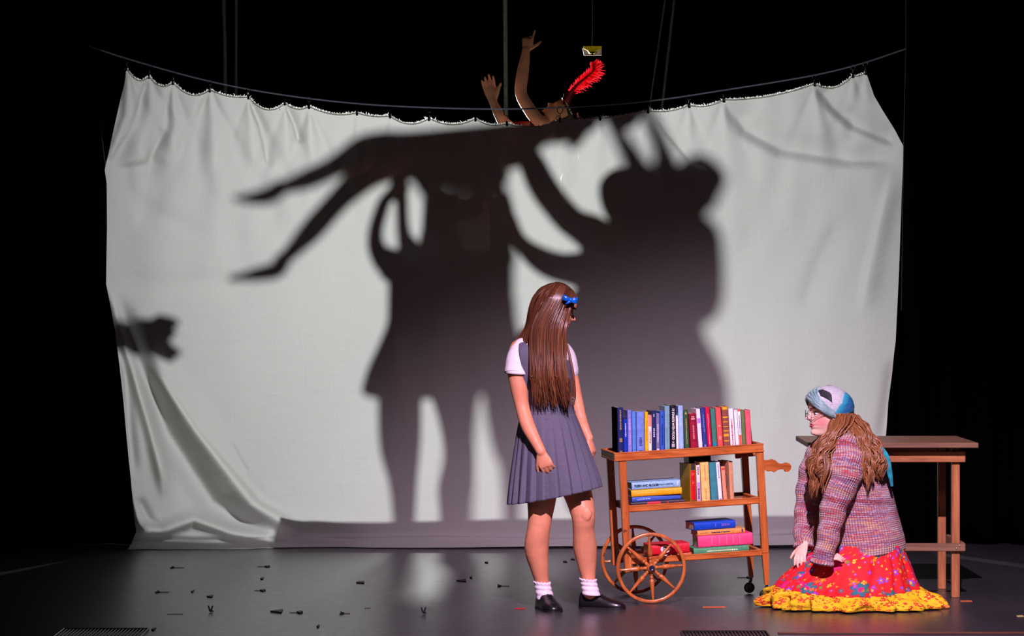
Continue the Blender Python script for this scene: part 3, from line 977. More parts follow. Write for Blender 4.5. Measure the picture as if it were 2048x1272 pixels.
up = (0, -1, 0)
carrier('person behind the sheet, leftmost carrier with a bent raised arm', 830, (882, 440, 40),
        [(838, 528, 60), (836, 580, 60), (833, 640, 58), (832, 712, 62)],
        [([(800, 540, 30), (762, 512, 22), (750, 470, 16), (766, 410, 14), (782, 385, 11)], up, 1),
         ([(830, 530, 30), (808, 470, 15), (804, 400, 13), (806, 370, 11)], up, -1)],
        [(600, 778, 925), (640, 778, 925), (690, 760, 920), (740, 738, 905), (782, 727, 900)],
        [[(800, 740, 44), (800, 880, 43), (806, 960, 30), (808, 1030, 24), (808, 1043, 20)],
         [(890, 740, 50), (908, 830, 34), (918, 915, 31), (910, 985, 36), (900, 1035, 22), (900, 1043, 18)]],
        1.2, [[(880, 400, 34), (885, 480, 42), (895, 560, 40)], [(862, 470, 22), (860, 520, 24)]], hairg_m)
carrier('person behind the sheet in a white shirt, middle carrier under the raised dancer', 975, (962, 430, 44),
        [(972, 525, 58), (972, 590, 58), (968, 640, 60), (965, 680, 64)],
        [([(1000, 530, 26), (1014, 480, 17), (1010, 420, 15), (1002, 370, 12)], up, -1),
         ([(940, 530, 26), (925, 480, 20), (920, 420, 17), (915, 380, 12)], up, 1)],
        [(600, 890, 1030), (640, 890, 1032), (690, 888, 1042), (740, 890, 1048), (775, 888, 1050)],
        [[(930, 740, 44), (925, 800, 34), (920, 900, 30), (915, 980, 34), (912, 1043, 26)],
         [(1005, 740, 42), (1012, 830, 42), (1014, 900, 30), (1022, 960, 20), (1026, 1043, 15)]],
        1.65, [[(962, 400, 40), (962, 480, 46), (965, 560, 44)], [(905, 440, 26), (905, 520, 34), (908, 600, 34)]])
carrier('person behind the sheet with golden hair, right of the heart shaped gap', 1240, (1245, 395, 52),
        [(1240, 500, 78), (1240, 560, 84), (1245, 610, 100), (1250, 640, 100)],
        [([(1200, 475, 44), (1150, 448, 34), (1115, 412, 30), (1085, 370, 30), (1062, 322, 26), (1050, 300, 16)], up, 1),
         ([(1190, 545, 50), (1125, 538, 36), (1078, 518, 26), (1040, 482, 16), (1022, 435, 12)], up, -1)],
        [(590, 1150, 1340), (625, 1120, 1350), (655, 1070, 1370), (680, 1040, 1390), (740, 1035, 1400), (820, 1040, 1400), (900, 1080, 1395), (980, 1130, 1390), (1020, 1140, 1385)],
        [[(1180, 800, 50), (1185, 900, 42), (1190, 1000, 30), (1192, 1043, 26)],
         [(1290, 800, 60), (1285, 900, 50), (1280, 1000, 40), (1278, 1043, 32)]],
        1.2, [[(1255, 370, 50), (1290, 460, 60), (1300, 560, 60)]], hairg_m)
carrier('person behind the sheet whose round head shadow stands clear on the right', 1370, (1398, 368, 52),
        [(1352, 478, 88), (1356, 530, 87), (1358, 585, 85), (1358, 602, 82)],
        [([(1340, 470, 50), (1336, 370, 34), (1326, 305, 19), (1308, 258, 15), (1294, 228, 12)], up, 1),
         ([(1300, 470, 55), (1285, 370, 34), (1264, 315, 22), (1240, 272, 16), (1222, 240, 14)], up, -1)],
        [(600, 1260, 1400), (640, 1250, 1397), (680, 1240, 1408), (720, 1235, 1432), (770, 1230, 1448), (850, 1230, 1450), (920, 1235, 1436), (980, 1240, 1405), (1030, 1245, 1385)],
        [[(1300, 880, 60), (1300, 960, 56), (1300, 1030, 40), (1300, 1043, 34)],
         [(1355, 880, 60), (1352, 960, 44), (1352, 1030, 34), (1352, 1043, 26)]],
        1.75, [[(1396, 362, 53), (1402, 370, 55)], [(1350, 385, 50), (1320, 470, 60)]])
# the one at the far left whose hand enters the sheet
g = V((-2.66, 19.75, 0))
T = thing('person', 'person beyond the left edge of the sheet, reaching a hand into the light', 'person', g)
b = 1.15; bd = MB()
HM = head_frame(g + V((.10, -.10, 1.46)), V((1, -.4, .1)), V((0, 0, 1)), .225)
add_head(bd, HM)
sh_ = g + V((.16, 0, 1.34))
wrp = S(262, 664, b)
bd.limb([g + V((0, 0, 1.5)), g + V((0, 0, 1.36))], [.05, .055])
bd.limb([g + V((0, 0, 1.33)), g + V((0, 0, 1.1)), g + V((0, 0, .95))], [(.10, .17), (.09, .13), (.10, .16)], ref=(0, 1, 0), n=16)
bd.limb([sh_, sh_ + V((.18, 0, .18)), wrp + V((-.22, 0, -.01)), wrp], [.06, .055, .055, .055])
bd.limb([sh_ + V((-.32, 0, 0)), g + V((-.22, 0, 1.1)), g + V((-.20, 0, .85))], [.05, .04, .028])
slimb(bd, [(240, 662, 28), (270, 665, 32), (298, 668, 34), (316, 668, 30)], b)
add_hand(bd, S(292, 655, b), V((1, 0, .10)), V((0, -1, .3)), -1, L=.17, per=[(3, 5, 5), (6, 10, 8), (10, 12, 10), (14, 15, 12)], thumb=(20, 10), spread=.5, wr=.03, tl=.5)
slimb(bd, [(300, 675, 24), (325, 700, 18), (342, 712, 12)], b)
slimb(bd, [(322, 685, 15), (345, 697, 11), (360, 704, 7)], b)
slimb(bd, [(322, 640, 14), (345, 640, 9), (358, 644, 6)], b)
slimb(bd, [(318, 662, 15), (336, 668, 11), (352, 664, 6)], b)
for sx in (-.09, .09):
    bd.limb([g + V((sx, 0, .92)), g + V((sx, 0, .5)), g + V((sx, 0, .1))], [.085, .055, .035])
remesh(part(T, 'body', bd, skin_b), .008, 3)
mb = MB(); mb.limb([g + V((0, 0, 1.36)), g + V((0, 0, 1.1)), g + V((0, 0, .94))], [(.115, .18), (.105, .15), (.12, .17)], ref=(0, 1, 0), n=24)
part(T, 'shirt', mb, skirt_b)
mb = MB(); rg, uv = eloft([(g + V((0, 0, .98)), .15, .12, 0), (g + V((0, 0, .7)), .2, .17, 0), (g + V((0, 0, .5)), .23, .2, 0)], 40, 4, lambda a, f: .04 * f * math.sin(12 * a)); mb.rings(rg, caps=False)
solid(part(T, 'skirt', mb, skirt_b), .005)
for sx in (-.09, .09):
    mb = MB(); q = g + V((sx, 0, .04)); mb.limb([q + V((0, .06, .02)), q, q + V((0, -.13, -.004))], [(.036, .04), (.042, .04), (.038, .024)], ref=(1, 0, 0), n=14)
    part(T, 'shoe', mb, shoe_b)
mb = MB(); rs2 = []
for i in range(16):
    z = .12 + .86 * i / 15.0
    lim = 1.2 if z < .70 else 1.2 * max(0, (1 - (z - .70) / .14))
    rs2.append([HM @ head_pt(min(z, .997), lim + (2 * PI - 2 * lim) * j / 35, .05) for j in range(36)])
mb.rings(rs2, caps=False, closed=False); solid(part(T, 'hair', mb, hairb_m), .012)
# stage lamp that throws the shadows
T = thing('stage_lamp', 'black stage lamp on a stand behind the sheet, hidden by the players', 'lamp', (LP.x, LP.y + .2, 0))
mb = MB(); rs = []
for yy, r in ((.12, .10), (.12, .12), (.2, .125), (.42, .11), (.5, .05)):
    rs.append([LP + V((r * math.cos(2 * PI * j / 24), yy, r * math.sin(2 * PI * j / 24))) for j in range(24)])
mb.rings(rs, caps=True); part(T, 'housing', mb, blk)
mb = MB(); mb.limb([LP + V((0, .3, -.1)), V((LP.x, LP.y + .3, .05))], [.02, .025], n=10); part(T, 'pole', mb, blk)
for a in (0, 2.1, 4.2):
    mb = MB(); mb.limb([V((LP.x, LP.y + .3, .5)), V((LP.x + .45 * math.cos(a), LP.y + .3 + .45 * math.sin(a), .015))], [.012, .012], n=8); part(T, 'leg', mb, blk)
# ------------------------------------------------------------------ book cart
CA = math.radians(7.4); TL = math.radians(3.2)
CO = V(((1243 - 1024) / 401.7, 15.31, 0.0))
CM = Matrix.Translation(CO) @ Matrix.Rotation(CA, 4, 'Z') @ Matrix.Rotation(-TL, 4, 'Y')
def LX(px, py=903):
    wx = (px - 1024) / 401.7 - CO.x; wz = H - (py - HY) / 401.7
    return (wx * math.cos(TL) + wz * math.sin(TL)) * 1.010
cw = dict(dark=(132, 60, 22), mid=(186, 98, 42), light=(208, 126, 62))
wx_ = wood('cart_wood_long', axis='x', rough=.32, coat=.3, worn=None, scale=8, **cw)
wy_ = wood('cart_wood_cross', axis='y', rough=.5, spec=.15, coat=0, scale=8, **cw)
wz_ = wood('cart_wood_leg', axis='z', rough=.32, coat=.3, worn=(84, 44, 30), scale=8, **cw)
cart = thing('book_cart', 'polished orange brown wooden tea trolley with big spoked wheels, loaded with books', 'trolley', CO)
def cpart(parent, name, mb, m, smooth=True, **k):
    mb.xf(CM); return part(parent, name, mb, m, smooth, **k)
X0, X1, DEP = .006, .762, .425
LEGX0, LEGX1 = .046, .745
def tray(z0, z1, floor_t, xa, xb, inset, rim):
    """z0 bottom, z1 top of the rail"""
    mb = MB(); mb.bevbox(((xa + xb) / 2, DEP / 2, z0 + .013 + floor_t / 2), (xb - xa - .01, DEP - 2 * inset, floor_t), .001)
    sh = cpart(cart, 'shelf', mb, wx_, False)
    def rail(cx, cy, lx, ly, m):
        mb = MB(); mb.bevbox((cx, cy, (z0 + z1) / 2), (lx, ly, z1 - z0), .0025)
        o = 1.35
        if lx > ly:
            mb.bevbox((cx, cy, z1 - .003), (lx + .006, ly * o, .007), .002); mb.bevbox((cx, cy, z0 + .006), (lx + .006, ly * o, .010), .003)
            if rim: mb.bevbox((cx, cy, z0 + .019), (lx + .003, ly * 1.15, .004), .001)
        else:
            mb.bevbox((cx, cy, z1 - .003), (lx * o, ly + .006, .007), .002); mb.bevbox((cx, cy, z0 + .006), (lx * o, ly + .006, .010), .003)
        cpart(sh, 'rail', mb, m, False)
    t = .014
    rail((xa + xb) / 2, inset + t / 2 - .001, xb - xa, t, wx_); rail((xa + xb) / 2, DEP - inset - t / 2 + .001, xb - xa, t, wx_)
    rail(xa + t / 2, DEP / 2, t, DEP - 2 * inset - t, wy_); rail(xb - t / 2, DEP / 2, t, DEP - 2 * inset - t, wy_)
    return z0 + .013 + floor_t
ZT = tray(.706, .750, .007, X0, X1, 0, True)
ZM = tray(.449, .482, .006, LEGX0 + .018, LEGX1 - .016, .012, False)
ZB = tray(.188, .219, .006, LEGX0 + .018, LEGX1 - .016, .012, False)
for x, y, zb, tz in ((LEGX0, .022, .150, 1), (LEGX0, DEP - .022, .150, 1), (LEGX1, .022, .072 - .032, .62), (LEGX1, DEP - .022, .072 - .032, .62)):
    mb = MB()
    zt = .706
    if tz < 1:
        mb.bevbox((x, y, (zt + .20) / 2), (.036, .036, zt - .20), .003)
        k = len(mb.v); mb.box((0, 0, 0), (.034, .034, .20 - zb), None, tz); mb.xf(Matrix.Translation((x, y, (.20 + zb) / 2)), k)
    else:
        mb.bevbox((x, y, (zt + zb) / 2), (.036, .036, zt - zb), .003)
    cpart(cart, 'leg', mb, wz_, False)
WC = V((.1535, 0, .170))
def wheel(y, name='wheel'):
    R = .176
    root = bpy.data.objects.new(name, None); COL.objects.link(root); root.parent = cart
    def pr(r0, r1, ya, yb, n=64):
        mb = MB(); rs = []
        prof = [(r0, ya + .003), (r0 + .002, ya), (r1 - .003, ya), (r1, ya + .004), (r1, yb - .004), (r1 - .003, yb), (r0 + .002, yb), (r0, yb - .003), (r0, ya + .003)]
        for r, yy in prof:
            rs.append([V((WC.x + r * math.cos(2 * PI * j / n), y + yy, WC.z + r * math.sin(2 * PI * j / n))) for j in range(n)])
        mb.rings(rs, caps=False); return mb
    cpart(root, 'rim', pr(R - .017, R, -.011, .011), wz_)
    for k in range(8):
        a = k * PI / 4 + .01; d = V((math.cos(a), 0, math.sin(a)))
        c = WC + V((0, y, 0))
        prof = [(.012, .009), (.034, .009), (.036, .0075), (.044, .0075), (.046, .0105), (.050, .0105), (.052, .0075), (.057, .0075), (.060, .0125), (.075, .013), (.105, .0095), (.135, .0065), (.150, .0055), (.160, .0055)]
        mb = MB(); u = V((0, 1, 0)); w = d.cross(u); rs = []
        for q, r in prof:
            rs.append([c + d * q + u * (r * math.cos(b)) + w * (r * math.sin(b)) for b in [2 * PI * j / 12 for j in range(12)]])
        mb.rings(rs); cpart(root, 'spoke', mb, wz_)
    mb = MB(); rs = []
    for yy, r in ((-.022, .014), (-.024, .018), (-.020, .020), (-.012, .021), (-.010, .024), (.012, .024), (.018, .020), (.022, .012)):
        rs.append([V((WC.x + r * math.cos(2 * PI * j / 24), y + yy, WC.z + r * math.sin(2 * PI * j / 24))) for j in range(24)])
    mb.rings(rs); hub = cpart(root, 'hub', mb, wz_, label='turned wooden hub with a dark metal cap')
    mb = MB(); rs = []
    for yy, r in ((-.023, .015), (-.029, .015), (-.031, .012), (-.027, .008), (-.027, .0005)):
        rs.append([V((WC.x + r * math.cos(2 * PI * j / 20), y + yy, WC.z + r * math.sin(2 * PI * j / 20))) for j in range(20)])
    mb.rings(rs, caps=True); cpart(root, 'hub_cap', mb, M('pewter', (60, 55, 80), .35, .8))
wheel(-.030); wheel(DEP + .030)
mb = MB(); mb.limb([WC + V((0, -.01, 0)), WC + V((0, DEP + .01, 0))], [.008, .008], n=12); cpart(cart, 'axle', mb, wy_)
rubber = M('caster_rubber', (22, 22, 24), .4)
for y in (.022, DEP - .022):
    root = bpy.data.objects.new('caster', None); COL.objects.link(root); root.parent = cart
    cz = .030 - .0405; cx = LEGX1 - .012
    mb = MB(); rs = []
    for yy, r in ((-.010, .005), (-.011, .020), (-.009, .026), (-.004, .0275), (.004, .0275), (.009, .026), (.011, .020), (.010, .005)):
        rs.append([V((cx + r * math.cos(2 * PI * j / 28), y + yy, cz + r * math.sin(2 * PI * j / 28))) for j in range(28)])
    mb.rings(rs); cpart(root, 'caster_wheel', mb, rubber)
    mb = MB(); mb.limb([V((LEGX1, y, .045)), V((LEGX1, y, .030)), V((LEGX1 - .004, y, .024))], [.006, .007, .008], n=10)
    for s_ in (-1, 1): mb.limb([V((LEGX1 - .004, y + s_ * .014, .026)), V((cx, y + s_ * .014, cz))], [.005, .006], n=8)
    mb.limb([V((cx, y - .016, cz)), V((cx, y + .016, cz))], [.004, .004], n=8)
    mb.limb([V((LEGX1 - .004, y - .014, .026)), V((LEGX1 - .004, y + .014, .026))], [.006, .006], n=8)
    cpart(root, 'fork', mb, M('caster_steel', (90, 90, 96), .3, .9))
# scrolled handle at the right end
def sc_poly():
    # outline in px of the photo -> local x,z (upper edge then lower)
    up_ = [(1528, 921), (1538, 921), (1546, 919), (1553, 922), (1558, 927), (1566, 929), (1574, 926), (1581, 928), (1585, 933)]
    lo_ = [(1584, 940), (1579, 945), (1573, 945), (1570, 940), (1562, 940), (1556, 942), (1550, 946), (1544, 943), (1537, 944), (1528, 940)]
    out = []
    for x, y in up_ + lo_:
        wx = (x - 1024) / 392 - CO.x + .072; wz = H - (y - HY) / 392
        out.append((wx * math.cos(TL) + wz * math.sin(TL) - .02, -wx * math.sin(TL) + wz * math.cos(TL)))
    return out
mb = MB(); mb.prism(sc_poly(), 'y', .335, .357); hd = cpart(cart, 'handle', mb, wx_, False)
mb = MB(); mb.bevbox((.755, .346, .684), (.115, .02, .036), .004); mb.bevbox((.700, .346, .690), (.03, .02, .06), .004)
cpart(hd, 'bracket', mb, wx_, False)

# ------------------------------------------------------------------ books
paper_m = None
def paper():
    global paper_m
    if paper_m: return paper_m
    t = NT('page_edges'); co = t.coord()
    t.col(t.ramp(t.noise(t.mapping(co, (1, 1, 1)), 320, 1), [(.35, lin((170, 156, 130))), (.65, lin((205, 192, 166)))]))
    paper_m = t.fin(.85); return paper_m
cloth_cache = {}
def cloth(c, gloss=.45):
    k = tuple(c)
    if k not in cloth_cache: cloth_cache[k] = M('book_cloth_%d_%d_%d' % k, c, gloss, var=.08, scale=60, bump=.06, spec=.25)
    return cloth_cache[k]
brnd = random.Random(21)
def book(label, group, M4, t, h, w, color, mode='v', page=True, bands=(), ink=None, inkrows=(), text=None, face=None, lean=0.0, panels=(), tcol=(235, 235, 235), r=.25, side=None):
    """t thickness, h height of the spine, w depth. local axes: thickness a, height b, depth c (spine at c=0)"""
    A = M4
    def P(a, b, c): return V((a, c, b)) if mode == 'v' else V((b, c, a))
    root_mb = MB()
    def bx(mb, a0, a1, b0, b1, c0, c1, bev=.0012):
        p, q = P(a0, b0, c0), P(a1, b1, c1)
        mb.bevbox((p + q) / 2, (abs(q.x - p.x), abs(q.y - p.y), abs(q.z - p.z)), bev)
    cv = .0028
    bx(root_mb, 0, cv, 0, h, .002, w); bx(root_mb, t - cv, t, 0, h, .002, w)
    # rounded spine
    n = 9; prof = []
    bulge = min(t * r, .009)
    for i in range(n + 1):
        a = PI * i / n
        prof.append((t / 2 - t / 2 * math.cos(a), .003 - bulge * math.sin(a) ** .8))
    inner = [(t - .0015, .0052), (.0015, .0052)]
    ring = prof + inner
    r0 = [P(a, 0, c) for a, c in ring]; r1 = [P(a, h, c) for a, c in ring]
    root_mb.rings([r0, r1])
    base = A @ V((0, 0, 0))
    root_mb.xf(A)
    o = solo('book', root_mb, cloth(color), base, label, 'book', group, smooth=False)
    o.name = 'book'
    BASE[o.name] = V(base)
    if page:
        mb = MB(); bx(mb, cv, t - cv, .003, h - .003, .006, w - .004, .001); mb.xf(A); part(o, 'pages', mb, paper(), False)
    def sp(a): return .003 - bulge * math.sin(PI * min(max(math.acos(max(-1, min(1, 1 - 2 * a / t))) / PI, 0), 1)) ** .8
    def strip(mb, b0, b1, a0=0.0, a1=None, proud=.0006):
        a1 = t if a1 is None else a1
        k = 6; pts0 = []; pts1 = []
        for i in range(k + 1):
            a = a0 + (a1 - a0) * i / k; c = sp(a) - proud
            pts0.append(P(a, b0, c)); pts1.append(P(a, b1, c))
        back0 = [P(a1, b0, .0035), P(a0, b0, .0035)]; back1 = [P(a1, b1, .0035), P(a0, b1, .0035)]
        mb.rings([pts0 + back0, pts1 + back1])
    for (b0, b1, c) in panels:
        mb = MB(); strip(mb, b0 * h, b1 * h); mb.xf(A); part(o, 'label_panel', mb, cloth(c), False)
    if bands:
        for b0, b1 in bands[1]:
            mb = MB(); strip(mb, b0 * h, b1 * h, proud=.0012); mb.xf(A); part(o, 'band', mb, cloth(bands[0]), False)
    if ink:
        mb = MB(); rr = brnd
        for (b0, b1, aw, kind) in inkrows:
            b = b0
            while b < b1:
                ln = rr.uniform(.003, .009) if kind == 'w' else (b1 - b0)
                hw = aw * t / 2 * (rr.uniform(.7, 1) if kind == 'w' else 1)
                strip(mb, b * h, min(b + ln / h, b1) * h, t / 2 - hw, t / 2 + hw, .0010)
                b += ln / h + rr.uniform(.0015, .003) / h
                if kind != 'w': break
        mb.xf(A); part(o, 'print', mb, cloth(ink), False, kind='stuff')
    if side:
        mb = MB(); bx(mb, -.0012, .0002, .001, h - .001, .003, w + .001, .0004); mb.xf(A); part(o, 'jacket', mb, M('matt_black_jacket', side, 1.0, spec=0), False)
    if text:
        for (s_, b0, size, c, *opt) in text:
            cu = bpy.data.curves.new('lettering', 'FONT'); cu.body = s_; cu.size = size; cu.extrude = .0003
            cu.align_y = 'CENTER'; cu.offset = opt[0] if opt else 0
            cu.space_character = opt[1] if len(opt) > 1 else 1
            cu.materials.append(cloth(c))
            ob = bpy.data.objects.new('lettering_curve', cu); COL.objects.link(ob)
            bpy.context.view_layer.update()
            me_ = bpy.data.meshes.new_from_object(ob.evaluated_get(bpy.context.evaluated_depsgraph_get()))
            bpy.data.objects.remove(ob); me_.name = 'lettering'; ob = bpy.data.objects.new('lettering', me_); COL.objects.link(ob)
            cc = sp(t / 2) - .0009
            if mode == 'v':
                L = Matrix(((0, 1, 0, t / 2), (0, 0, -1, cc), (-1, 0, 0, b0 * h), (0, 0, 0, 1)))
            else:
                L = Matrix(((1, 0, 0, b0 * h), (0, 0, -1, cc), (0, 1, 0, t / 2), (0, 0, 0, 1)))
            ob.parent = o
            ob.matrix_local = Matrix.Translation(-base) @ A @ L
    return o

def bm(x, y, z, lean=0.0, yaw=0.0):
    return CM @ Matrix.Translation((x, y, z)) @ Matrix.Rotation(math.radians(lean), 4, 'Y') @ Matrix.Rotation(math.radians(yaw), 4, 'Z')
GT = 'books standing on the top of the trolley'
gold = (205, 170, 90)
W_ = lambda a, b, k=.5: (a, b, k, 'w')
def zx(z): return 1180 + z / 5.3
def zy(z): return 780 + z / 5.3
# (label, x0, x1 at the foot (crop px), top row, foot row, image lean deg (positive = top left), colour, extras)
TB = [
 ('thick navy book with gold title, leftmost on the trolley top', 303, 368, 150, 668, 1.0, (28, 36, 92), dict(side=(8, 8, 10), ink=(170, 140, 80), inkrows=[W_(.55, .95, .25), W_(.30, .38, .5), W_(.06, .12, .5)])),
 ('royal blue book second from the left on the trolley top, lower than its neighbours', 369, 411, 255, 668, 1.0, (16, 50, 170), dict(ink=(190, 190, 230), inkrows=[W_(.5, .85, .3)], bands=((40, 24, 40), [(.965, .995)]))),
 ('lavender book standing between the royal blue and a plain sky blue book', 413, 457, 182, 667, 1.0, (126, 128, 200), dict(ink=(190, 160, 210), inkrows=[W_(.25, .8, .35)])),
 ('narrow plain sky blue book, fourth from the left on top', 459, 500, 197, 665, .8, (84, 134, 212), {}),
 ('wide periwinkle book just left of the thin yellow one', 504, 590, 203, 663, .6, (108, 136, 212), dict(ink=(70, 70, 130), inkrows=[W_(.05, .12, .5), W_(.22, .42, .4)])),
 ('thin bright yellow book on the trolley top', 592, 628, 205, 660, .5, (240, 176, 10), dict(ink=(150, 100, 10), inkrows=[W_(.35, .8, .18)])),
 ('low salmon and white book right beside the yellow one', 630, 668, 240, 657, .5, (244, 226, 214), dict(panels=[(.72, 1.0, (232, 130, 110))], ink=(60, 40, 50), inkrows=[W_(.3, .6, .3)])),
 ('dark navy book with white script title, right of the salmon one', 670, 712, 190, 655, .5, (30, 38, 92), dict(ink=(220, 220, 240), inkrows=[W_(.4, .6, .3), W_(.86, .92, .3)])),
 ('grey lavender book with a striped lower spine', 714, 752, 217, 650, .5, (112, 112, 150), dict(ink=(214, 214, 230), inkrows=[W_(.3, .75, .35), (.04, .14, .7, 'b')])),
 ('medium blue book left of the tall pale teal book', 755, 802, 195, 648, .4, (50, 88, 190), dict(ink=(30, 50, 130), inkrows=[W_(.2, .7, .4), W_(.84, .9, .4)])),
 ('tall pale teal book just left of the black one', 806, 860, 142, 645, .4, (120, 164, 180), dict(ink=(90, 130, 150), inkrows=[W_(.1, .9, .15)])),
 ('tall black book with a large white title down its spine', 863, 930, 137, 645, .6, (26, 20, 30), dict(text=[('IT STARTS WITH FOOD', .93, .0155, (240, 240, 240), .0003, .95)], ink=(170, 165, 175), inkrows=[(.13, .2, .5, 'b'), (.215, .25, .3, 'b'), (.03, .06, .2, 'b')])),
 ('thin white booklet tucked right of the black book', 932, 957, 247, 643, 1.5, (232, 232, 238), {}),
 ('tall light blue book right of the thin white booklet', 959, 1012, 142, 640, 1.5, (150, 184, 232), dict(ink=(190, 215, 240), inkrows=[W_(.1, .9, .1)])),
 ('dark green book with gold title', 1020, 1074, 187, 637, 2.5, (48, 84, 52), dict(ink=gold, inkrows=[W_(.2, .8, .15), W_(.03, .09, .5), W_(.9, .95, .4)])),
 ('wide crimson book with darker title panels', 1082, 1166, 222, 632, 3.2, (150, 18, 50), dict(panels=[(.80, .96, (120, 14, 40)), (.03, .12, (110, 14, 36))], ink=(214, 150, 150), inkrows=[W_(.84, .93, .5), W_(.35, .7, .2)], bands=((110, 14, 40), [(.30, .31), (.5, .51), (.7, .71)]))),
 ('white book with a lilac band near its top', 1172, 1216, 177, 630, 4.2, (238, 230, 242), dict(panels=[(.66, .78, (176, 120, 210))])),
 ('slate navy book between the white and lilac book and a crimson one', 1220, 1268, 167, 628, 4.2, (44, 58, 132), dict(ink=(120, 130, 190), inkrows=[W_(.1, .16, .5), W_(.45, .85, .25)])),
 ('narrow crimson pink book right of the slate navy one', 1270, 1318, 162, 627, 4.2, (200, 20, 66), dict(ink=(240, 170, 190), inkrows=[W_(.15, .85, .12)])),
 ('teal green book left of the coral one', 1322, 1374, 175, 622, 4.0, (60, 128, 110), dict(panels=[(.12, .19, (30, 130, 170))])),
 ('coral pink book left of the brown striped one', 1378, 1438, 167, 620, 4.0, (224, 84, 84), dict(ink=(240, 150, 140), inkrows=[W_(.25, .34, .5), W_(.55, .6, .5)])),
 ('brown book with yellow bands across the spine', 1441, 1512, 157, 616, 3.6, (138, 78, 62), dict(bands=((236, 170, 40), [(.93, 1.0), (.74, .77), (.64, .655), (.53, .545), (.43, .45), (.31, .37), (.20, .22), (.08, .1)]))),
 ('white book with red and black title', 1515, 1567, 177, 612, 3.6, (238, 234, 240), dict(ink=(196, 30, 40), inkrows=[W_(.08, .75, .28)])),
 ('thin white book with a blue edge', 1572, 1605, 197, 612, 3.4, (236, 236, 244), dict(panels=[(.0, .04, (40, 80, 150))])),
 ('white book with an orange foot', 1607, 1642, 185, 611, 3.2, (234, 232, 240), dict(panels=[(0, .36, (208, 90, 62)), (.94, 1, (208, 90, 62))], ink=(80, 80, 130), inkrows=[W_(.4, .85, .25)])),
 ('olive green book left of the last pink book', 1645, 1682, 197, 609, 3.0, (98, 124, 66), dict(bands=((120, 150, 90), [(.9, .91), (.1, .11)]))),
 ('pink book, last in the row on top', 1685, 1745, 197, 607, 3.0, (226, 92, 106), dict(bands=((196, 70, 90), [(.93, .94), (.06, .07)]))),
]
for lab, a, b, tp_, ft, im, colr, ex in TB:
    x0, x1 = LX(zx(a)), LX(zx(b))
    if a > 1000: pass
    th = (x1 - x0) * .985
    h = (ft - tp_) / 5.3 / 398 * 1.0
    lean = -(im - 3.2)
    book(lab, GT, bm(x0, .030 + brnd.uniform(0, .004), ZT + .0008 + (.0008 if lean < 0 else th * math.sin(math.radians(max(lean, 0)))), lean, 0), th, h, min(h * .68, .165), colr, ex and 'v' or 'v', **ex)
# black wire book end
T = thing('book_end', 'black wire book end at the right end of the top row', 'book end', CM @ V((LX(zx(1752)), .06, ZT)), None)
mb = MB(); x = LX(zx(1753))
for yy in (.035, .05, .13):
    mb.limb([V((x, yy, ZT + .002)), V((x - .008, yy, ZT + .165))], [.0018, .0018], n=6)
for zz in (.165, .15, .12): mb.limb([V((x - .008, .035, ZT + zz)), V((x - .008, .13, ZT + zz))], [.0018, .0018], n=6)
mb.limb([V((x, .035, ZT + .003)), V((x + .008, .035, ZT + .003)), V((x + .008, .13, ZT + .003)), V((x, .13, ZT + .003))], [.0018] * 4, n=6, sub=1)
mb.xf(CM); part(T, 'wire_frame', mb, blk)

# middle shelf
GM = 'books on the middle shelf of the trolley'
def hbook(lab, a, b, top, bot, z, colr, grp, w=.16, y=.04, yaw=0, conv=None, **ex):
    """horizontal book; a,b crop px along; top,bot rows"""
    f = conv or (lambda q: 1180 + q / 5.3)
    sc_ = 5.3 if conv is None else 4.654
    oy = 780 if conv is None else 980
    py = oy + (top + bot) / 2 / sc_
    x0, x1 = LX(f(a), py), LX(f(b), py)
    th = (bot - top) / sc_ / 400
    book(lab, grp, CM @ Matrix.Translation((x0, y, z)) @ Matrix.Rotation(math.radians(yaw), 4, 'Z'), th, x1 - x0, w, colr, 'h', **ex)
    return z + th + .0006
z = ZM + .001
z = hbook('dark maroon book with a red title block, bottom of the middle shelf stack', 450, 1030, 1193, 1250, z, (52, 34, 48), GM, yaw=-1, y=.045, panels=[(.30, .55, (196, 20, 50)), (.66, .69, (150, 30, 40))])
z = hbook('blue book in the middle shelf stack, on the maroon one', 460, 985, 1140, 1193, z, (58, 92, 190), GM, yaw=2, ink=(170, 190, 230), inkrows=[(.1, .38, .18, 'w')])
z = hbook('yellow book in the middle shelf stack under the pale blue one', 450, 990, 1066, 1138, z, (236, 170, 20), GM, yaw=-1, ink=(246, 200, 100), inkrows=[(.08, .5, .15, 'w')])
z = hbook('pale blue book with black title, top of the middle shelf stack', 455, 978, 985, 1064, z, (140, 184, 220), GM, yaw=2, text=[('FLESH AND BLOOD', .05, .0150, (16, 24, 40), .0005, .92), ('PATRICIA CORNWELL', .52, .0085, (16, 24, 40), .0002, 1.0)], ink=(190, 215, 235), inkrows=[(.93, .96, .5, 'b')])
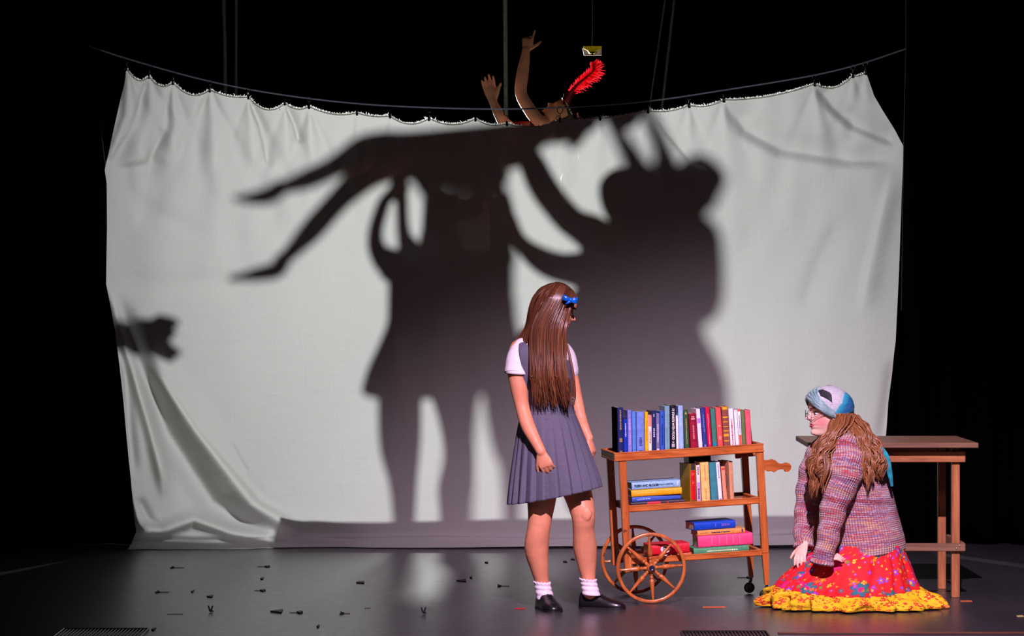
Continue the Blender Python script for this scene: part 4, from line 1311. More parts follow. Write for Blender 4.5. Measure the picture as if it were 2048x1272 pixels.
MBK = [
 ('dark olive and red book, first upright on the middle shelf', 1080, 1150, 800, 1222, 1.2, (150, 120, 20), dict(panels=[(0, .08, (50, 40, 44)), (.09, .83, (200, 16, 30)), (.84, 1, (54, 50, 48))], bands=((236, 60, 60), [(.28, .285), (.46, .465), (.58, .585), (.7, .705)]), ink=(236, 80, 70), inkrows=[W_(.5, .56, .5), W_(.72, .78, .6)])),
 ('thin white and lilac book beside the red one', 1156, 1196, 817, 1222, 2.0, (238, 224, 214), dict(panels=[(0, .55, (186, 150, 214))], ink=(90, 50, 90), inkrows=[W_(.12, .4, .45), W_(.75, .95, .4)])),
 ('cream yellow book on the middle shelf', 1206, 1300, 785, 1216, 3.0, (232, 196, 116), dict(ink=(200, 150, 80), inkrows=[W_(.1, .36, .18), W_(.55, .95, .15)])),
 ('teal book right of the cream one on the middle shelf', 1305, 1384, 787, 1213, 3.4, (60, 134, 146), {}),
 ('white book right of the teal one on the middle shelf', 1388, 1430, 790, 1212, 4.5, (236, 234, 244), dict(ink=(130, 130, 170), inkrows=[W_(.6, .95, .3), W_(.05, .1, .5)])),
 ('low salmon book right of the white one on the middle shelf', 1440, 1482, 835, 1208, 4.6, (226, 150, 110), dict(panels=[(.9, .95, (210, 50, 60))])),
 ('tan book with a round plum emblem on its cover, last on the middle shelf', 1512, 1560, 780, 1205, 2.8, (206, 150, 112), dict(panels=[(.97, 1, (60, 40, 44))])),
]
for lab, a, b, tp_, ft, im, colr, ex in MBK:
    x0, x1 = LX(zx(a), zy(1215)), LX(zx(b), zy(1215))
    th = (x1 - x0) * .985; h = (ft - tp_) / 5.3 / 398; lean = -(im - 3.2)
    o = book(lab, GM, bm(x0, .034, ZM + .001 + (0 if lean < 0 else th * math.sin(math.radians(max(lean, 0)))), lean, 10 if 'tan' in lab else 9 if 'olive' in lab else 0), th, h, .15, colr, 'v', **ex)
    if 'tan' in lab:
        mb = MB(); A_ = bm(x0, .034, ZM + .001 + (0 if lean < 0 else th * math.sin(math.radians(max(lean, 0)))), lean, 10)
        for r_, c_, pr_ in ((.034, (70, 40, 90), .0008), (.027, (220, 190, 160), .0012), (.024, (56, 34, 80), .0016)):
            mb = MB(); mb.rings([[A_ @ V((-q, .06 + r_ * .9 * math.cos(2 * PI * j / 28), .10 + r_ * 1.3 * math.sin(2 * PI * j / 28))) for j in range(28)] for q in (-.001, pr_)])
            part(o, 'emblem', mb, cloth(c_), False)
# two taller dark books behind
for lab, a, b, tp_ in (('tall black book standing behind the cream one', 1135, 1262, 735), ('tall dark book standing behind the teal one', 1278, 1380, 738)):
    x0, x1 = LX(zx(a + 30), zy(1215)), LX(zx(b + 26), zy(1215))
    book(lab, GM, bm(x0, .225, ZM + .001, 0, 0), x1 - x0, (1215 - tp_) / 5.3 / 392, .14, (22, 20, 26), 'v')

# bottom shelf
GB = 'books on the bottom shelf of the trolley'
cv_ = lambda q: 1180 + q / 4.654
z = ZB + .001
z = hbook('green book with pale script title, bottom of the right stack', 982, 1506, 558, 628, z, (76, 146, 104), GB, conv=cv_, yaw=1, ink=(210, 230, 180), inkrows=[(.24, .8, .2, 'w')])
z = hbook('thick pink book with pale lines on the lowest shelf', 1022, 1540, 446, 556, z, (232, 70, 126), GB, conv=cv_, yaw=0, bands=((240, 150, 170), [(.25, .256), (.39, .396), (.52, .526), (.64, .646), (.76, .766)]))
z = hbook('tan textbook with black title on the pink book', 1018, 1470, 398, 446, z, (226, 150, 78), GB, conv=cv_, yaw=2, text=[('Fundamentals of Negotiating', .29, .0088, (40, 30, 90), .0003, .95)], panels=[(.93, .96, (70, 50, 110))], ink=(150, 90, 50), inkrows=[(.06, .23, .15, 'w')])
z = hbook('bright blue book, topmost of the right stack on the lowest shelf', 990, 1388, 322, 396, z, (14, 68, 190), GB, conv=cv_, yaw=5, y=.05, w=.17, ink=(110, 90, 190), inkrows=[(.66, .86, .4, 'w'), (.5, .52, .4, 'b')])
z = ZB + .001
z = hbook('orange brown book lying behind the wheel on the lowest shelf', 560, 962, 598, 634, z, (196, 88, 44), GB, conv=cv_, yaw=-2, y=.045, panels=[(.38, .5, (220, 215, 225)), (.72, .78, (220, 215, 225))])
z0_ = z
o = hbook('red book with a round white emblem, seen through the front wheel', 560, 938, 492, 584, z, (206, 24, 48), GB, conv=cv_, yaw=1.5, y=.03, r=.4, panels=[(.62, .635, (160, 12, 34))], text=[('D', .33, .016, (236, 160, 130))])
A_ = CM @ Matrix.Translation((LX(cv_(560), 1095), .03, z0_)) @ Matrix.Rotation(math.radians(1.5), 4, 'Z')
ob_ = [o_ for o_ in bpy.data.objects if o_.get('label', '').startswith('red book with a round white')][0]
for r_, c_, pr_ in ((.0235, (236, 232, 236), .0075), (.0165, (30, 26, 34), .0082)):
    mb = MB()
    cxx = .082
    mb.rings([[A_ @ V((cxx + r_ * 1.05 * math.cos(2 * PI * j / 28), -q, .0245 + r_ * .78 * math.sin(2 * PI * j / 28))) for j in range(28)] for q in (-.002, pr_)])
    part(ob_, 'emblem', mb, cloth(c_), False)
mb = MB()
for k_ in range(5):
    a_ = .082 - .014 + k_ * .007
    mb.bevbox((a_, -.0084, .0245), (.0035, .001, .014 if k_ % 2 else .010), .0003)
mb.xf(A_); part(ob_, 'emblem_print', mb, cloth((236, 232, 236)), False)

# ------------------------------------------------------------------ table
tw = dict(dark=(100, 58, 30), mid=(164, 100, 54), light=(196, 128, 74))
tx_ = wood('table_wood_x', axis='x', rough=.55, scale=8, bumps=.4, **tw)
tz_ = wood('table_wood_z', axis='z', rough=.55, scale=8, bumps=.4, knots=True, **tw)
top_m = wood('table_top_wood', (88, 60, 44), (120, 86, 64), (148, 110, 84), 'x', 7, .45, bumps=.4)
TD = 15.62
def TX(px, d=TD): return (px - 1024) * d / F
table = thing('work_table', 'rough brown wooden work table standing behind the kneeling person', 'table', (TX(1800), TD + .2, 0))
zt = .790
yb = TD + .62
mb = MB(); nb = 3
x0, x1 = TX(1612), TX(1950)
for k in range(nb):
    ya = TD - .12 + k * .245; 
    mb = MB(); e = .018
    # boards taper back towards the right end like the photographed top
    mb.bevbox(((x0 + x1) / 2 - .0, ya + .12, zt - .013), (x1 - x0 - k * .004, .240, .026), .003)
    part(table, 'top_board', mb, top_m, False)
Yf, Yb = TD - .01, TD + .43
xl, xr = TX(1650), TX(1910)
for x in (xl, xr):
    for y, dx in ((Yf, 0), (Yb, -.008)):
        mb = MB(); mb.bevbox((x + dx, y, .381), (.041, .04, .762), .003); part(table, 'leg', mb, tz_, False)
for y, a, b in ((Yf - .031, TX(1640), TX(1928)), (Yb + .03, TX(1640), TX(1928))):
    mb = MB(); mb.bevbox(((a + b) / 2, y, .716), (b - a, .022, .056), .003); part(table, 'apron', mb, tx_, False)
for y, a, b in ((Yf - .031, TX(1640), TX(1928)),):
    mb = MB(); mb.bevbox(((a + b) / 2, y, .257), (b - a, .022, .040), .003); part(table, 'stretcher', mb, top_m, False)
for x in (xl + .02, xr + .032):
    for zc, hh in ((.716, .056), (.257, .050)):
        mb = MB(); mb.bevbox((x, (Yf + Yb) / 2, zc), (.022, Yb - Yf + .06, hh), .003); part(table, 'side_rail', mb, top_m, False)
zinc = M('zinc_screw', (190, 180, 160), .3, .9)
for x, zc in ((TX(1912), .722), (TX(1916), .266), (TX(1910), .252)):
    mb = MB(); mb.ell((x, Yf - .043, zc), (.005, .003, .005), n=10, m=6); part(table, 'screw', mb, zinc)
# ------------------------------------------------------------------ standing girl
D0 = 15.0
def w(px, py, d=D0): return W(px, py, d)
PXM = D0 / F
def rr(*a): return [x * PXM for x in a]
sgirl = thing('person', 'girl with very long brown hair, grey pinafore and white blouse, standing looking down', 'person', (w(1125, 1200).x, D0, 0))
skin_s = skin_mat('skin_standing', (222, 146, 112))
bd = MB()
HMs = head_frame(w(1132, 667, 15.03), V((.93, .22, -.28)), V((.24, 0, .97)), .232)
add_head(bd, HMs)
bd.limb([w(1096, 655, 15.03), w(1086, 690, 15.03)], rr(19, 20))
bd.limb([w(1083, 692, 15.03), w(1086, 715, 15.03), w(1090, 760, 15.03), w(1094, 815, 15.03), w(1100, 870, 15.03), w(1104, 930, 15.03), w(1108, 965, 15.03)],
        [(x * PXM * .62, x * PXM) for x in (30, 44, 44, 38, 46, 50, 44)], n=20, ref=(0, 1, 0))
# legs
bd.limb([w(1086, 940, 15.0), w(1083, 1000, 15.0), w(1079, 1045, 14.985), w(1073, 1095, 15.01), w(1079, 1135, 15.03), w(1085, 1168, 15.04), w(1089, 1195, 15.03)], rr(34, 29, 23.5, 24.5, 19, 13.5, 14), n=20)
bd.limb([w(1135, 935, 15.06), w(1155, 985, 15.04), w(1166, 1028, 15.0), w(1167, 1060, 15.02), w(1170, 1095, 15.05), w(1174, 1130, 15.06), w(1177, 1158, 15.06), w(1180, 1185, 15.05)], rr(36, 29, 24.5, 21.5, 24, 19, 14, 14), n=20)
bd.ell(w(1084, 1042, 14.948), (.026, .014, .034)); bd.ell(w(1172, 1028, 14.950), (.028, .014, .036))
# arms
bd.limb([w(1040, 700, 15.0), w(1034, 735, 14.97), w(1038, 775, 14.95), w(1045, 815, 14.94), w(1056, 852, 14.90), w(1070, 880, 14.86), w(1082, 903, 14.84)], rr(22, 20, 17.5, 14.5, 14.5, 12, 10), n=16)
add_hand(bd, w(1083, 903, 14.84), V((.36, -.10, -1)), V((-.25, -1, .1)), 1, L=.152, per=[(28, 35, 25), (32, 38, 25), (36, 38, 25), (40, 38, 25)], thumb=(30, 10), wr=.023)
bd.limb([w(1122, 705, 15.12), w(1138, 745, 15.14), w(1150, 790, 15.14), w(1160, 832, 15.12), w(1169, 858, 15.08), w(1178, 876, 15.06)], rr(20, 17, 14, 12.5, 11, 9), n=16)
add_hand(bd, w(1178, 876, 15.06), V((.30, -.1, -1)), V((1, -.45, .3)), 1, L=.145, per=[(25, 30, 20), (30, 32, 20), (34, 34, 20), (38, 34, 20)], thumb=(25, 10), wr=.02)
remesh(part(sgirl, 'body', bd, skin_s), .004, 4)
# face details
def facebit(parent_thing, HM, name, m, z, a, r, off=.0, sq=None):
    mb = MB(); p = HM @ head_pt(z, a, off); Rm = HM.to_3x3().normalized()
    mb.ell(p, r, Rm, 14, 10); return part(parent_thing, name, mb, m)
lip_m = M('lip_red', (186, 60, 66), .4); eye_m = M('eye_white', (225, 220, 222), .2); iris_m = M('iris_brown', (50, 30, 22), .15); brow_m = M('brow_brown', (70, 44, 30), .7)
def face(Tt, HM, sides, lipm, s=.232, brow=brow_m, lid=None):
    Rm = HM.to_3x3().normalized()
    for sg in sides:
        c = HM @ V((.275, sg * .145, .487))
        mb = MB(); mb.ell(c, (.052 * s, .062 * s, .050 * s), Rm); ey = part(Tt, 'eye', mb, eye_m)
        mb = MB(); mb.ell(HM @ V((.317, sg * .150, .487)), (.016 * s, .03 * s, .034 * s), Rm); part(ey, 'iris', mb, iris_m)
        mb = MB()
        pts = [HM @ (head_pt(.525, sg * q, .012)) for q in (.30, .45, .62, .78)]
        mb.limb(pts, [.0014, .0022, .0024, .0014], n=6); part(ey, 'lashes', mb, iris_m)
        mb = MB(); pts = [HM @ head_pt(zq, sg * q, .010) for q, zq in ((.22, .585), (.45, .60), (.68, .60), (.85, .575))]
        mb.limb(pts, [(.0020, .0035), (.0022, .0040), (.0020, .0032), (.0012, .0018)], n=8); part(Tt, 'eyebrow', mb, brow)
    mb = MB()
    for zq, th in ((.212, .017), (.256, .013)):
        pts = [HM @ head_pt(zq + (.0 if abs(q) < .3 else (.012 if zq < .23 else -.016)), q, -.004) for q in (-.48, -.25, 0, .25, .48)]
        mb.limb(pts, [.0015, th * s * .8, th * s, th * s * .8, .0015], n=10)
    part(Tt, 'lips', mb, lipm)
face(sgirl, HMs, (1, -1), lip_m)
# blouse
blouse_m = M('white_blouse', (232, 222, 232), .8, var=.03, scale=20, bump=.05)
def wavy(n, amp, ph=0, p=1.0): return lambda a, f: amp * (f ** p) * math.sin(n * a + ph)
mb = MB()
rg, uv = eloft([(w(1084, 684, 15.03), .065, .07, 0), (w(1084, 694, 15.03), .105, .085, 0), (w(1086, 712, 15.03), .122, .10, 0), (w(1088, 750, 15.03), .122, .105, 0), (w(1094, 818, 15.03), .108, .095, 0)], 48, 5)
mb.rings(rg, caps=False); bl = part(sgirl, 'blouse', mb, blouse_m); solid(bl, .003)
mb = MB()
mb.limb([w(1058, 690, 15.03), w(1046, 696, 15.0), w(1037, 716, 14.975), w(1034, 735, 14.965), w(1033, 746, 14.96)], [14 * PXM, 21 * PXM, 23.5 * PXM, 24 * PXM, 24.5 * PXM], n=32, sub=5, caps=False)
sl = part(bl, 'sleeve', mb, blouse_m); solid(sl, .003)
mb = MB(); mb.limb([w(1034, 740, 14.963), w(1034.5, 748, 14.96)], [26 * PXM, 26 * PXM], n=24); mb2 = MB()
rs = [[w(1034, 740, 14.963) + (w(1034.5, 748, 14.96) - w(1034, 740, 14.963)) * t + V((24.8 * PXM * math.cos(a), 24.8 * PXM * math.sin(a), .05 * 26 * PXM * math.cos(a) * -1)) for a in [2 * PI * j / 32 for j in range(32)]] for t in (0, .5, 1)]
mb2.rings(rs, caps=False); solid(part(bl, 'cuff', mb2, blouse_m), .003, 1)
mb = MB(); mb.limb([w(1112, 696, 15.10), w(1128, 715, 15.13), w(1136, 742, 15.14)], rr(24, 24, 22), n=20); part(bl, 'sleeve', mb, blouse_m)
# collar flaps
for pts in ([(1068, 668), (1052, 690), (1062, 700), (1076, 688)],):
    mb = MB(); q = [w(x, y, 14.935) for x, y in pts]; q2 = [p + V((0, .012, 0)) for p in q]
    mb.rings([q, q2]); part(bl, 'collar', mb, blouse_m, False)
mb = MB()
rs = []
for zz, r in ((0, .058), (.012, .062), (.022, .060)):
    rs.append([w(1086, 686, 15.03) + V((r * math.cos(a) * 1.05, r * math.sin(a), zz + .006 * math.cos(a))) for a in [2 * PI * j / 32 for j in range(32)]])
mb.rings(rs, caps=False); solid(part(bl, 'collar', mb, blouse_m), .004, 1)
# pinafore
pin_m = NT('pinafore_grey')
_c = pin_m.coord('UV'); _n = pin_m.noise(pin_m.mapping(_c, (400, 60, 1)), 1, 3)
pin_m.col(pin_m.ramp(_n, [(.3, lin((76, 74, 92))), (.7, lin((98, 94, 114)))])); pin_m.bump(_n, .12, .002); pin_m = pin_m.fin(.8)
mb = MB()
rg, uv = eloft([(w(1086, 716, 15.03), .118, .108, 0), (w(1088, 735, 15.03), .130, .118, 0), (w(1091, 765, 15.03), .130, .118, 0), (w(1094, 800, 15.03), .124, .108, 0), (w(1096, 828, 15.03), .128, .106, 0)], 64, 5)
mb.rings(rg, caps=False, uv=uv); dr = part(sgirl, 'pinafore', mb, pin_m); solid(dr, .004)
for pts in ([w(1066, 800, 14.955), w(1060, 765, 14.930), w(1055, 735, 14.915), w(1050, 708, 14.912), w(1049, 690, 14.94), w(1052, 679, 15.02), w(1056, 688, 15.10), w(1058, 720, 15.14)], [w(1112, 735, 14.93), w(1112, 705, 14.955), w(1110, 690, 15.02), w(1112, 705, 15.11)]):
    mb = MB(); mb.limb(pts, [(.005, .034)] * 2 + [(.005, .028)] * (len(pts) - 2), n=16, ref=(0, 1, 0)); part(dr, 'strap', mb, pin_m)
def pl(a, f):
    n = 22; x = (a * n / (2 * PI)) % 1.0
    saw = (x / .72 if x < .72 else (1 - x) / .28)
    return (saw - .5) * .105 * min(1, f * 1.3) + .02 * f * math.sin(3 * a + 1.0)
mb = MB()
SKT = -.045
rg, uv = eloft([(w(1096, 826, 15.03), .130, .108, 0), (w(1098, 850, 15.03), .148, .125, 0), (w(1101, 885, 15.03), .170, .150, .006), (w(1104, 925, 15.03), .192, .172, .018), (w(1107, 965, 15.03), .212, .190, .034), (w(1108, 991, 15.03), .222, .198, .043)], 22 * 16, 5, pl)
mb.rings(rg, caps=False, uv=uv); solid(part(dr, 'pleated_skirt', mb, pin_m), .003)
mb = MB(); rg, uv = eloft([(w(1096, 822, 15.03), .133, .112, 0), (w(1096, 826, 15.03), .134, .113, 0), (w(1096, 832, 15.03), .133, .112, 0)], 64, 3); mb.rings(rg, caps=False, uv=uv); part(dr, 'waistband', mb, pin_m)
# socks
sock_m = M('white_sock', (232, 218, 230), .9, var=.05, scale=80, bump=.1)
for pts, R0 in (([(1084, 1164, 15.04), (1087, 1180, 15.04), (1092, 1200, 15.03)], (15.5, 15.5, 17)), ([(1176, 1158, 15.06), (1179, 1172, 15.06), (1183, 1190, 15.05)], (15.5, 15.5, 17))):
    mb = MB(); n = 96; rs = []
    P_ = [w(*p) for p in pts]; L_ = 22
    for i in range(L_ + 1):
        t = i / L_; c = P_[0].lerp(P_[1], t * 2) if t < .5 else P_[1].lerp(P_[2], t * 2 - 1)
        r = (R0[0] + (R0[2] - R0[0]) * t) * PXM
        rib = .0016 * math.sin(t * 22)
        fr = (.004 if i == 0 else .0015 if i == 1 else 0)
        rs.append([c + V(((r + rib + fr * math.sin(14 * a)) * math.cos(a), (r + rib + fr * math.sin(14 * a)) * math.sin(a), (.004 * math.sin(14 * a) if i == 0 else 0) - .003 * math.cos(a))) for a in [2 * PI * j / n for j in range(n)]])
    mb.rings(rs, caps=False); solid(part(sgirl, 'sock', mb, sock_m), .002)
# shoes
leather = M('black_leather', (20, 19, 23), .32, var=.2, scale=40, bump=.12)
def shoe(parent, heel, toe, W0=.042, hgt=.062, m=leather, lift=0.0, open_=None):
    heel, toe = V(heel), V(toe); ax = (toe - heel); L = ax.length; d = ax.normalized(); s_ = d.cross(V((0, 0, 1))).normalized()
    tab = [(0, .45, .74), (.03, .72, .92), (.10, .88, 1.06), (.22, .92, 1.08), (.34, .92, 1.02), (.46, .95, .84), (.58, 1.02, .66), (.70, 1.06, .54), (.82, 1.0, .45), (.92, .80, .36), (.98, .5, .26), (1.0, .2, .15)]
    rs = []
    for t, ww, hh in tab:
        c = heel + ax * t; ring = []
        for j in range(24):
            a = 2 * PI * j / 24; ca, sa = math.cos(a), math.sin(a)
            x = ww * W0 * (1 if ca > 0 else -1) * abs(ca) ** .75
            zz = hh * hgt * (sa ** .8 if sa > 0 else -.0)
            if sa < 0: zz = 0.0 if abs(sa) > .2 else 0.002
            ring.append(c + s_ * x + V((0, 0, max(zz, 0) + lift + .006)))
        rs.append(ring)
    mb = MB(); mb.rings(rs); o = part(parent, 'shoe', mb, m)
    mb = MB(); rs = []
    for t, ww, hh in tab:
        c = heel + ax * t
        rs.append([c + s_ * (ww * W0 * 1.03 * x) + V((0, 0, zz + lift)) for x, zz in ((-1, .009), (1, .009), (1.0, 0), (-1.0, 0))])
    mb.rings(rs); part(o, 'sole', mb, M('shoe_sole', (12, 12, 13), .6), False)
    for q in (.44, .50, .56):
        hh = interp([(a, c) for a, b, c in tab], q) * hgt; ww = interp([(a, b) for a, b, c in tab], q) * W0
        mb = MB(); c = heel + ax * q
        mb.limb([c + s_ * (ww * math.cos(a) * .97) + V((0, 0, lift + .007 + hh * math.sin(a))) for a in (.5, .9, 1.3, 1.57, 1.85, 2.2, 2.6)], [.0016] * 7, n=6); part(o, 'seam', mb, m)
    return o
shoe(sgirl, (w(1083, 0).x, 15.09, 0), (w(1112, 0).x, 14.875, 0), .046, .080)
shoe(sgirl, (w(1160, 0).x, 15.10, 0), (w(1251, 0).x, 15.03, 0), .040, .078)

# hair
def ribbon(mb, pts, wdt, th, ref, n=5):
    """hair lock: flattened tube with uv"""
    mb.limb(pts, [(th * .6, wdt * .5)] + [(th, wdt)] * (len(pts) - 3) + [(th * .7, wdt * .7), (th * .15, wdt * .12)], n=n, sub=3, ref=ref, caps=False, uvm=True)
def hair_uv(mb, k0, u):
    for fi in list(mb.uv.keys()):
        if fi >= k0: mb.uv[fi] = [(q[0] + u, q[1]) for q in mb.uv[fi]]
hair_s = hair_mat('long_brown_hair', (46, 24, 16), (92, 52, 34), (146, 92, 60), .30)
rnd = random.Random(12)
mb = MB()
# scalp shell
rs2 = []
for i in range(22):
    z = .30 + .69 * i / 21
    lim = .95 if z < .74 else .95 * max(0, 1 - (z - .74) / .13)
    rs2.append([HMs @ head_pt(min(z, .997), lim + (2 * PI - 2 * lim) * j / 47, .05) for j in range(48)])
sh = MB(); sh.rings(rs2, caps=False, closed=False, uv=[(i * .01, .5) for i in range(22)])
hair0 = part(sgirl, 'hair', sh, hair_s); solid(hair0, .008, -1)
def scalp(z, a, off=.055): return HMs @ head_pt(z, a, off)
def hp(X, th, side=-1, off=.065):
    """point over the scalp: X front-back, th 0 top .. 90 side"""
    q = math.sqrt(max(0.02, 1 - ((X + .03) / .47) ** 2)); t = math.radians(th)
    return HMs @ V((X, side * (.345 + off) * (q ** .6) * math.sin(t), .53 + (.47 + off * .7) * q * math.cos(t)))
N_ = 330
for i in range(N_):
    a = (i + rnd.uniform(-.4, .4)) / N_; lay = rnd.random()
    k0 = len(mb.f)
    X0 = -.12 + .36 * a; X1 = -.30 + .52 * a; X2 = -.38 + .60 * a
    p3 = w(1062 + 70 * a + 2 * lay, 652, 14.915 - .02 * lay)
    xb = 1064 + 76 * a + rnd.uniform(-4, 4)
    yend = 798 + rnd.uniform(-24, 22) - 16 * abs(a - .45) + (10 if a > .8 else 0)
    p4 = w(1062 + 69 * a + rnd.uniform(-2, 2), 700, 14.90 - .018 * lay)
    p5 = w(1062 + 72 * a + rnd.uniform(-3, 3), 752, 14.875 - .018 * lay)
    p6 = w(xb, yend - 22, 14.88 - .018 * lay)
    p7 = w(xb + rnd.uniform(-2, 7), yend, 14.885 - .02 * lay)
    ribbon(mb, [hp(X0, 0), hp((X0 + X1) / 2, 32), hp(X1, 62), hp(X2, 90, off=.05 + .02 * lay), p3, p4, p5, p6, p7], rnd.uniform(.0028, .0052), .0016, (0, -1, 0))
    hair_uv(mb, k0, rnd.random() * 5)
# far side strands in front of the far shoulder, lighter tips
for i in range(60):
    a = i / 60; k0 = len(mb.f)
    p = [hp(.10, 0), hp(.24, 40, 1), w(1122 + 4 * a, 650, 15.08), w(1130 + 8 * a, 700, 15.03), w(1138 + 10 * a, 750, 15.0), w(1139 + 10 * a + rnd.uniform(-3, 3), 790, 14.99), w(1144 + 6 * a, 806 + rnd.uniform(-8, 10), 14.98)]
    ribbon(mb, p, rnd.uniform(.0025, .0045), .0015, (0, -1, 0)); hair_uv(mb, k0, rnd.random() * 5)
for i in range(170):
    b = rnd.random(); k0 = len(mb.f)
    p = [hp(-.12 - .05 * b, 0), hp(-.27 - .1 * b, 35), hp(-.38 - .05 * b, 62), HMs @ V((-.43 - .07 * b, -.40 + .22 * b, .45)), w(1063 - 7 * b, 652, 14.93 + .05 * b), w(1060 - 15 * b, 688, 14.925 + .04 * b), w(1064 - 22 * b + rnd.uniform(-2, 2), 735 + rnd.uniform(-15, 15), 14.915 + .04 * b)]
    ribbon(mb, p, rnd.uniform(.003, .005), .0016, (0, -1, 0)); hair_uv(mb, k0, rnd.random() * 5)
# back hair: falls behind the near shoulder
for i in range(190):
    a = rnd.random(); k0 = len(mb.f)
    p = [hp(-.12, 0), hp(-.30, 25, -1 if a < .6 else 1), HMs @ V((-.50, -.20 + .3 * a, .66)), HMs @ V((-.54, -.2 + .3 * a, .36)), w(1058 - 8 * a, 655, 14.96 + .1 * a), w(1050 - 18 * a, 682 - 2 * a, 14.955 + .1 * a), w(1046 - 26 * a, 708 - 5 * a, 14.965 + .09 * a)]
    if a > .6:
        p.append(w(1044 - 34 * a + rnd.uniform(-3, 2), 728 + rnd.uniform(0, 50) * (rnd.random() ** 2), 14.96 + .1 * a))
    else:
        p.append(w(1060 - 12 * a, 735 + rnd.uniform(-20, 10), 14.94 + .05 * a))
    ribbon(mb, p, rnd.uniform(.0025, .0045), .0015, (0, -1, 0)); hair_uv(mb, k0, rnd.random() * 5)
# crown strands going over the top to the far side
for i in range(110):
    a = i / 110; k0 = len(mb.f)
    X0 = -.14 + .36 * a; X2 = -.40 + .62 * a
    p = [hp(X0, 0), hp((X0 + X2) / 2, 34, 1), hp(X2, 70, 1), hp(X2, 92, 1), HMs @ V((-.35 + .55 * a, .40, .15)), HMs @ V((-.5 + .6 * a, .38, -.2))]
    ribbon(mb, p, rnd.uniform(.003, .005), .0016, (0, 1, 0)); hair_uv(mb, k0, rnd.random() * 5)
part(hair0, 'straight_locks', mb, hair_s, label='long straight brown locks reaching the waist')
# bow
bow_m = M('blue_satin', (0, 96, 205), .3, var=.15, scale=50)
bow = None
def loop(mb, c, d, up_, L, wd, fl=1.0):
    d = V(d).normalized(); u = V(up_).normalized(); n = d.cross(u)
    rs = []
    for t, ww, th in ((0, .3, .3), (.2, .7, .8), (.5, 1, 1), (.85, 1, .8), (1.0, .9, .25)):
        rs.append([c + d * (L * t) + u * (wd * ww * math.cos(2 * PI * j / 14)) + n * (.009 * th * fl * math.sin(2 * PI * j / 14)) for j in range(14)])
    mb.rings(rs)
bc_ = w(1141, 600, 14.90)
mb = MB(); mb.ell(bc_, (.009, .008, .011)); bow = part(sgirl, 'hair_bow', mb, bow_m, label='bright blue satin ribbon bow')
for d, L, wd in (((-1, -.1, .35), .040, .014), ((1, .1, -.12), .034, .016), ((-.6, -.2, -.7), .026, .011), ((.7, -.3, .5), .020, .010)):
    mb = MB(); loop(mb, bc_, d, (.2, 0, 1) if abs(d[2]) < .5 else (1, 0, .2), L, wd); part(bow, 'loop', mb, bow_m)

# ------------------------------------------------------------------ kneeling girl
KD = 15.15
def k(px, py, d=KD): return W(px, py, d)
KP = KD / F
kg = thing('person', 'kneeling person in a teal headscarf, round glasses, striped knit sweater and red floral skirt', 'person', (k(1700, 1200).x, KD, 0))
HMk = head_frame(k(1622, 868, 15.12), V((-.985, -.17, .0)), V((.03, 0, 1)), .236)
sb = BASE[kg.name]
cheek = HMk @ V((.22, .24, .33)) - sb
chk2 = HMk @ V((.36, .1, .3)) - sb
nz_ = HMk @ V((.5, 0, .37)) - sb
skin_k = skin_mat('skin_kneeling', (244, 202, 180), [(cheek, .055, .6), (nz_, .02, .2)], (232, 104, 122))
bd = MB()
add_head(bd, HMk)
bd.limb([k(1662, 862, 15.13), k(1676, 885, 15.14)], [.052, .058])
bd.limb([k(1690, 895, 15.15), k(1705, 940, 15.16), k(1720, 1000, 15.17), k(1735, 1070, 15.18), k(1742, 1120, 15.18)], [(.09, .09), (.12, .13), (.12, .14), (.13, .15), (.14, .16)], n=20, ref=(0, 1, 0))
for dy in (-.075, .085):
    bd.limb([k(1745, 1135, 15.18 + dy), k(1690, 1150, 15.16 + dy), k(1632, 1170, 15.15 + dy), k(1610, 1186, 15.15 + dy)], [.10, .085, .06, .05], n=16)
    bd.limb([k(1612, 1198, 15.15 + dy), k(1680, 1196, 15.16 + dy), k(1790, 1200, 15.18 + dy), k(1850, 1205, 15.18 + dy)], [.05, .055, .04, .03], n=14)
bd.limb([k(1690, 905, 15.03), k(1684, 955, 14.99), k(1666, 1010, 14.95), k(1655, 1070, 14.93), k(1647, 1108, 14.92)], [.055, .05, .042, .035, .026])
add_hand(bd, k(1642, 1116, 14.925), V((1, .1, .12)), V((.1, -.45, .9)), -1, L=.132, curl=(15, 20, 10), thumb=(30, 10), wr=.024)
bd.limb([k(1650, 895, 15.27), k(1622, 950, 15.30), k(1610, 1020, 15.28), k(1608, 1060, 15.24), k(1607, 1088, 15.18)], [.05, .042, .032, .03, .025])
add_hand(bd, k(1610, 1088, 15.14), V((-.34, -.55, -.66)), V((-.5, -.65, .55)), 1, L=.142, per=[(12, 20, 10), (14, 22, 12), (16, 24, 14), (18, 26, 14)], thumb=(45, 15), wr=.026, spread=.8)
remesh(part(kg, 'body', bd, skin_k), .004, 4)
face(kg, HMk, (1, -1), M('lip_crimson', (196, 30, 62), .35), .236, M('brow_auburn', (120, 66, 40), .7))
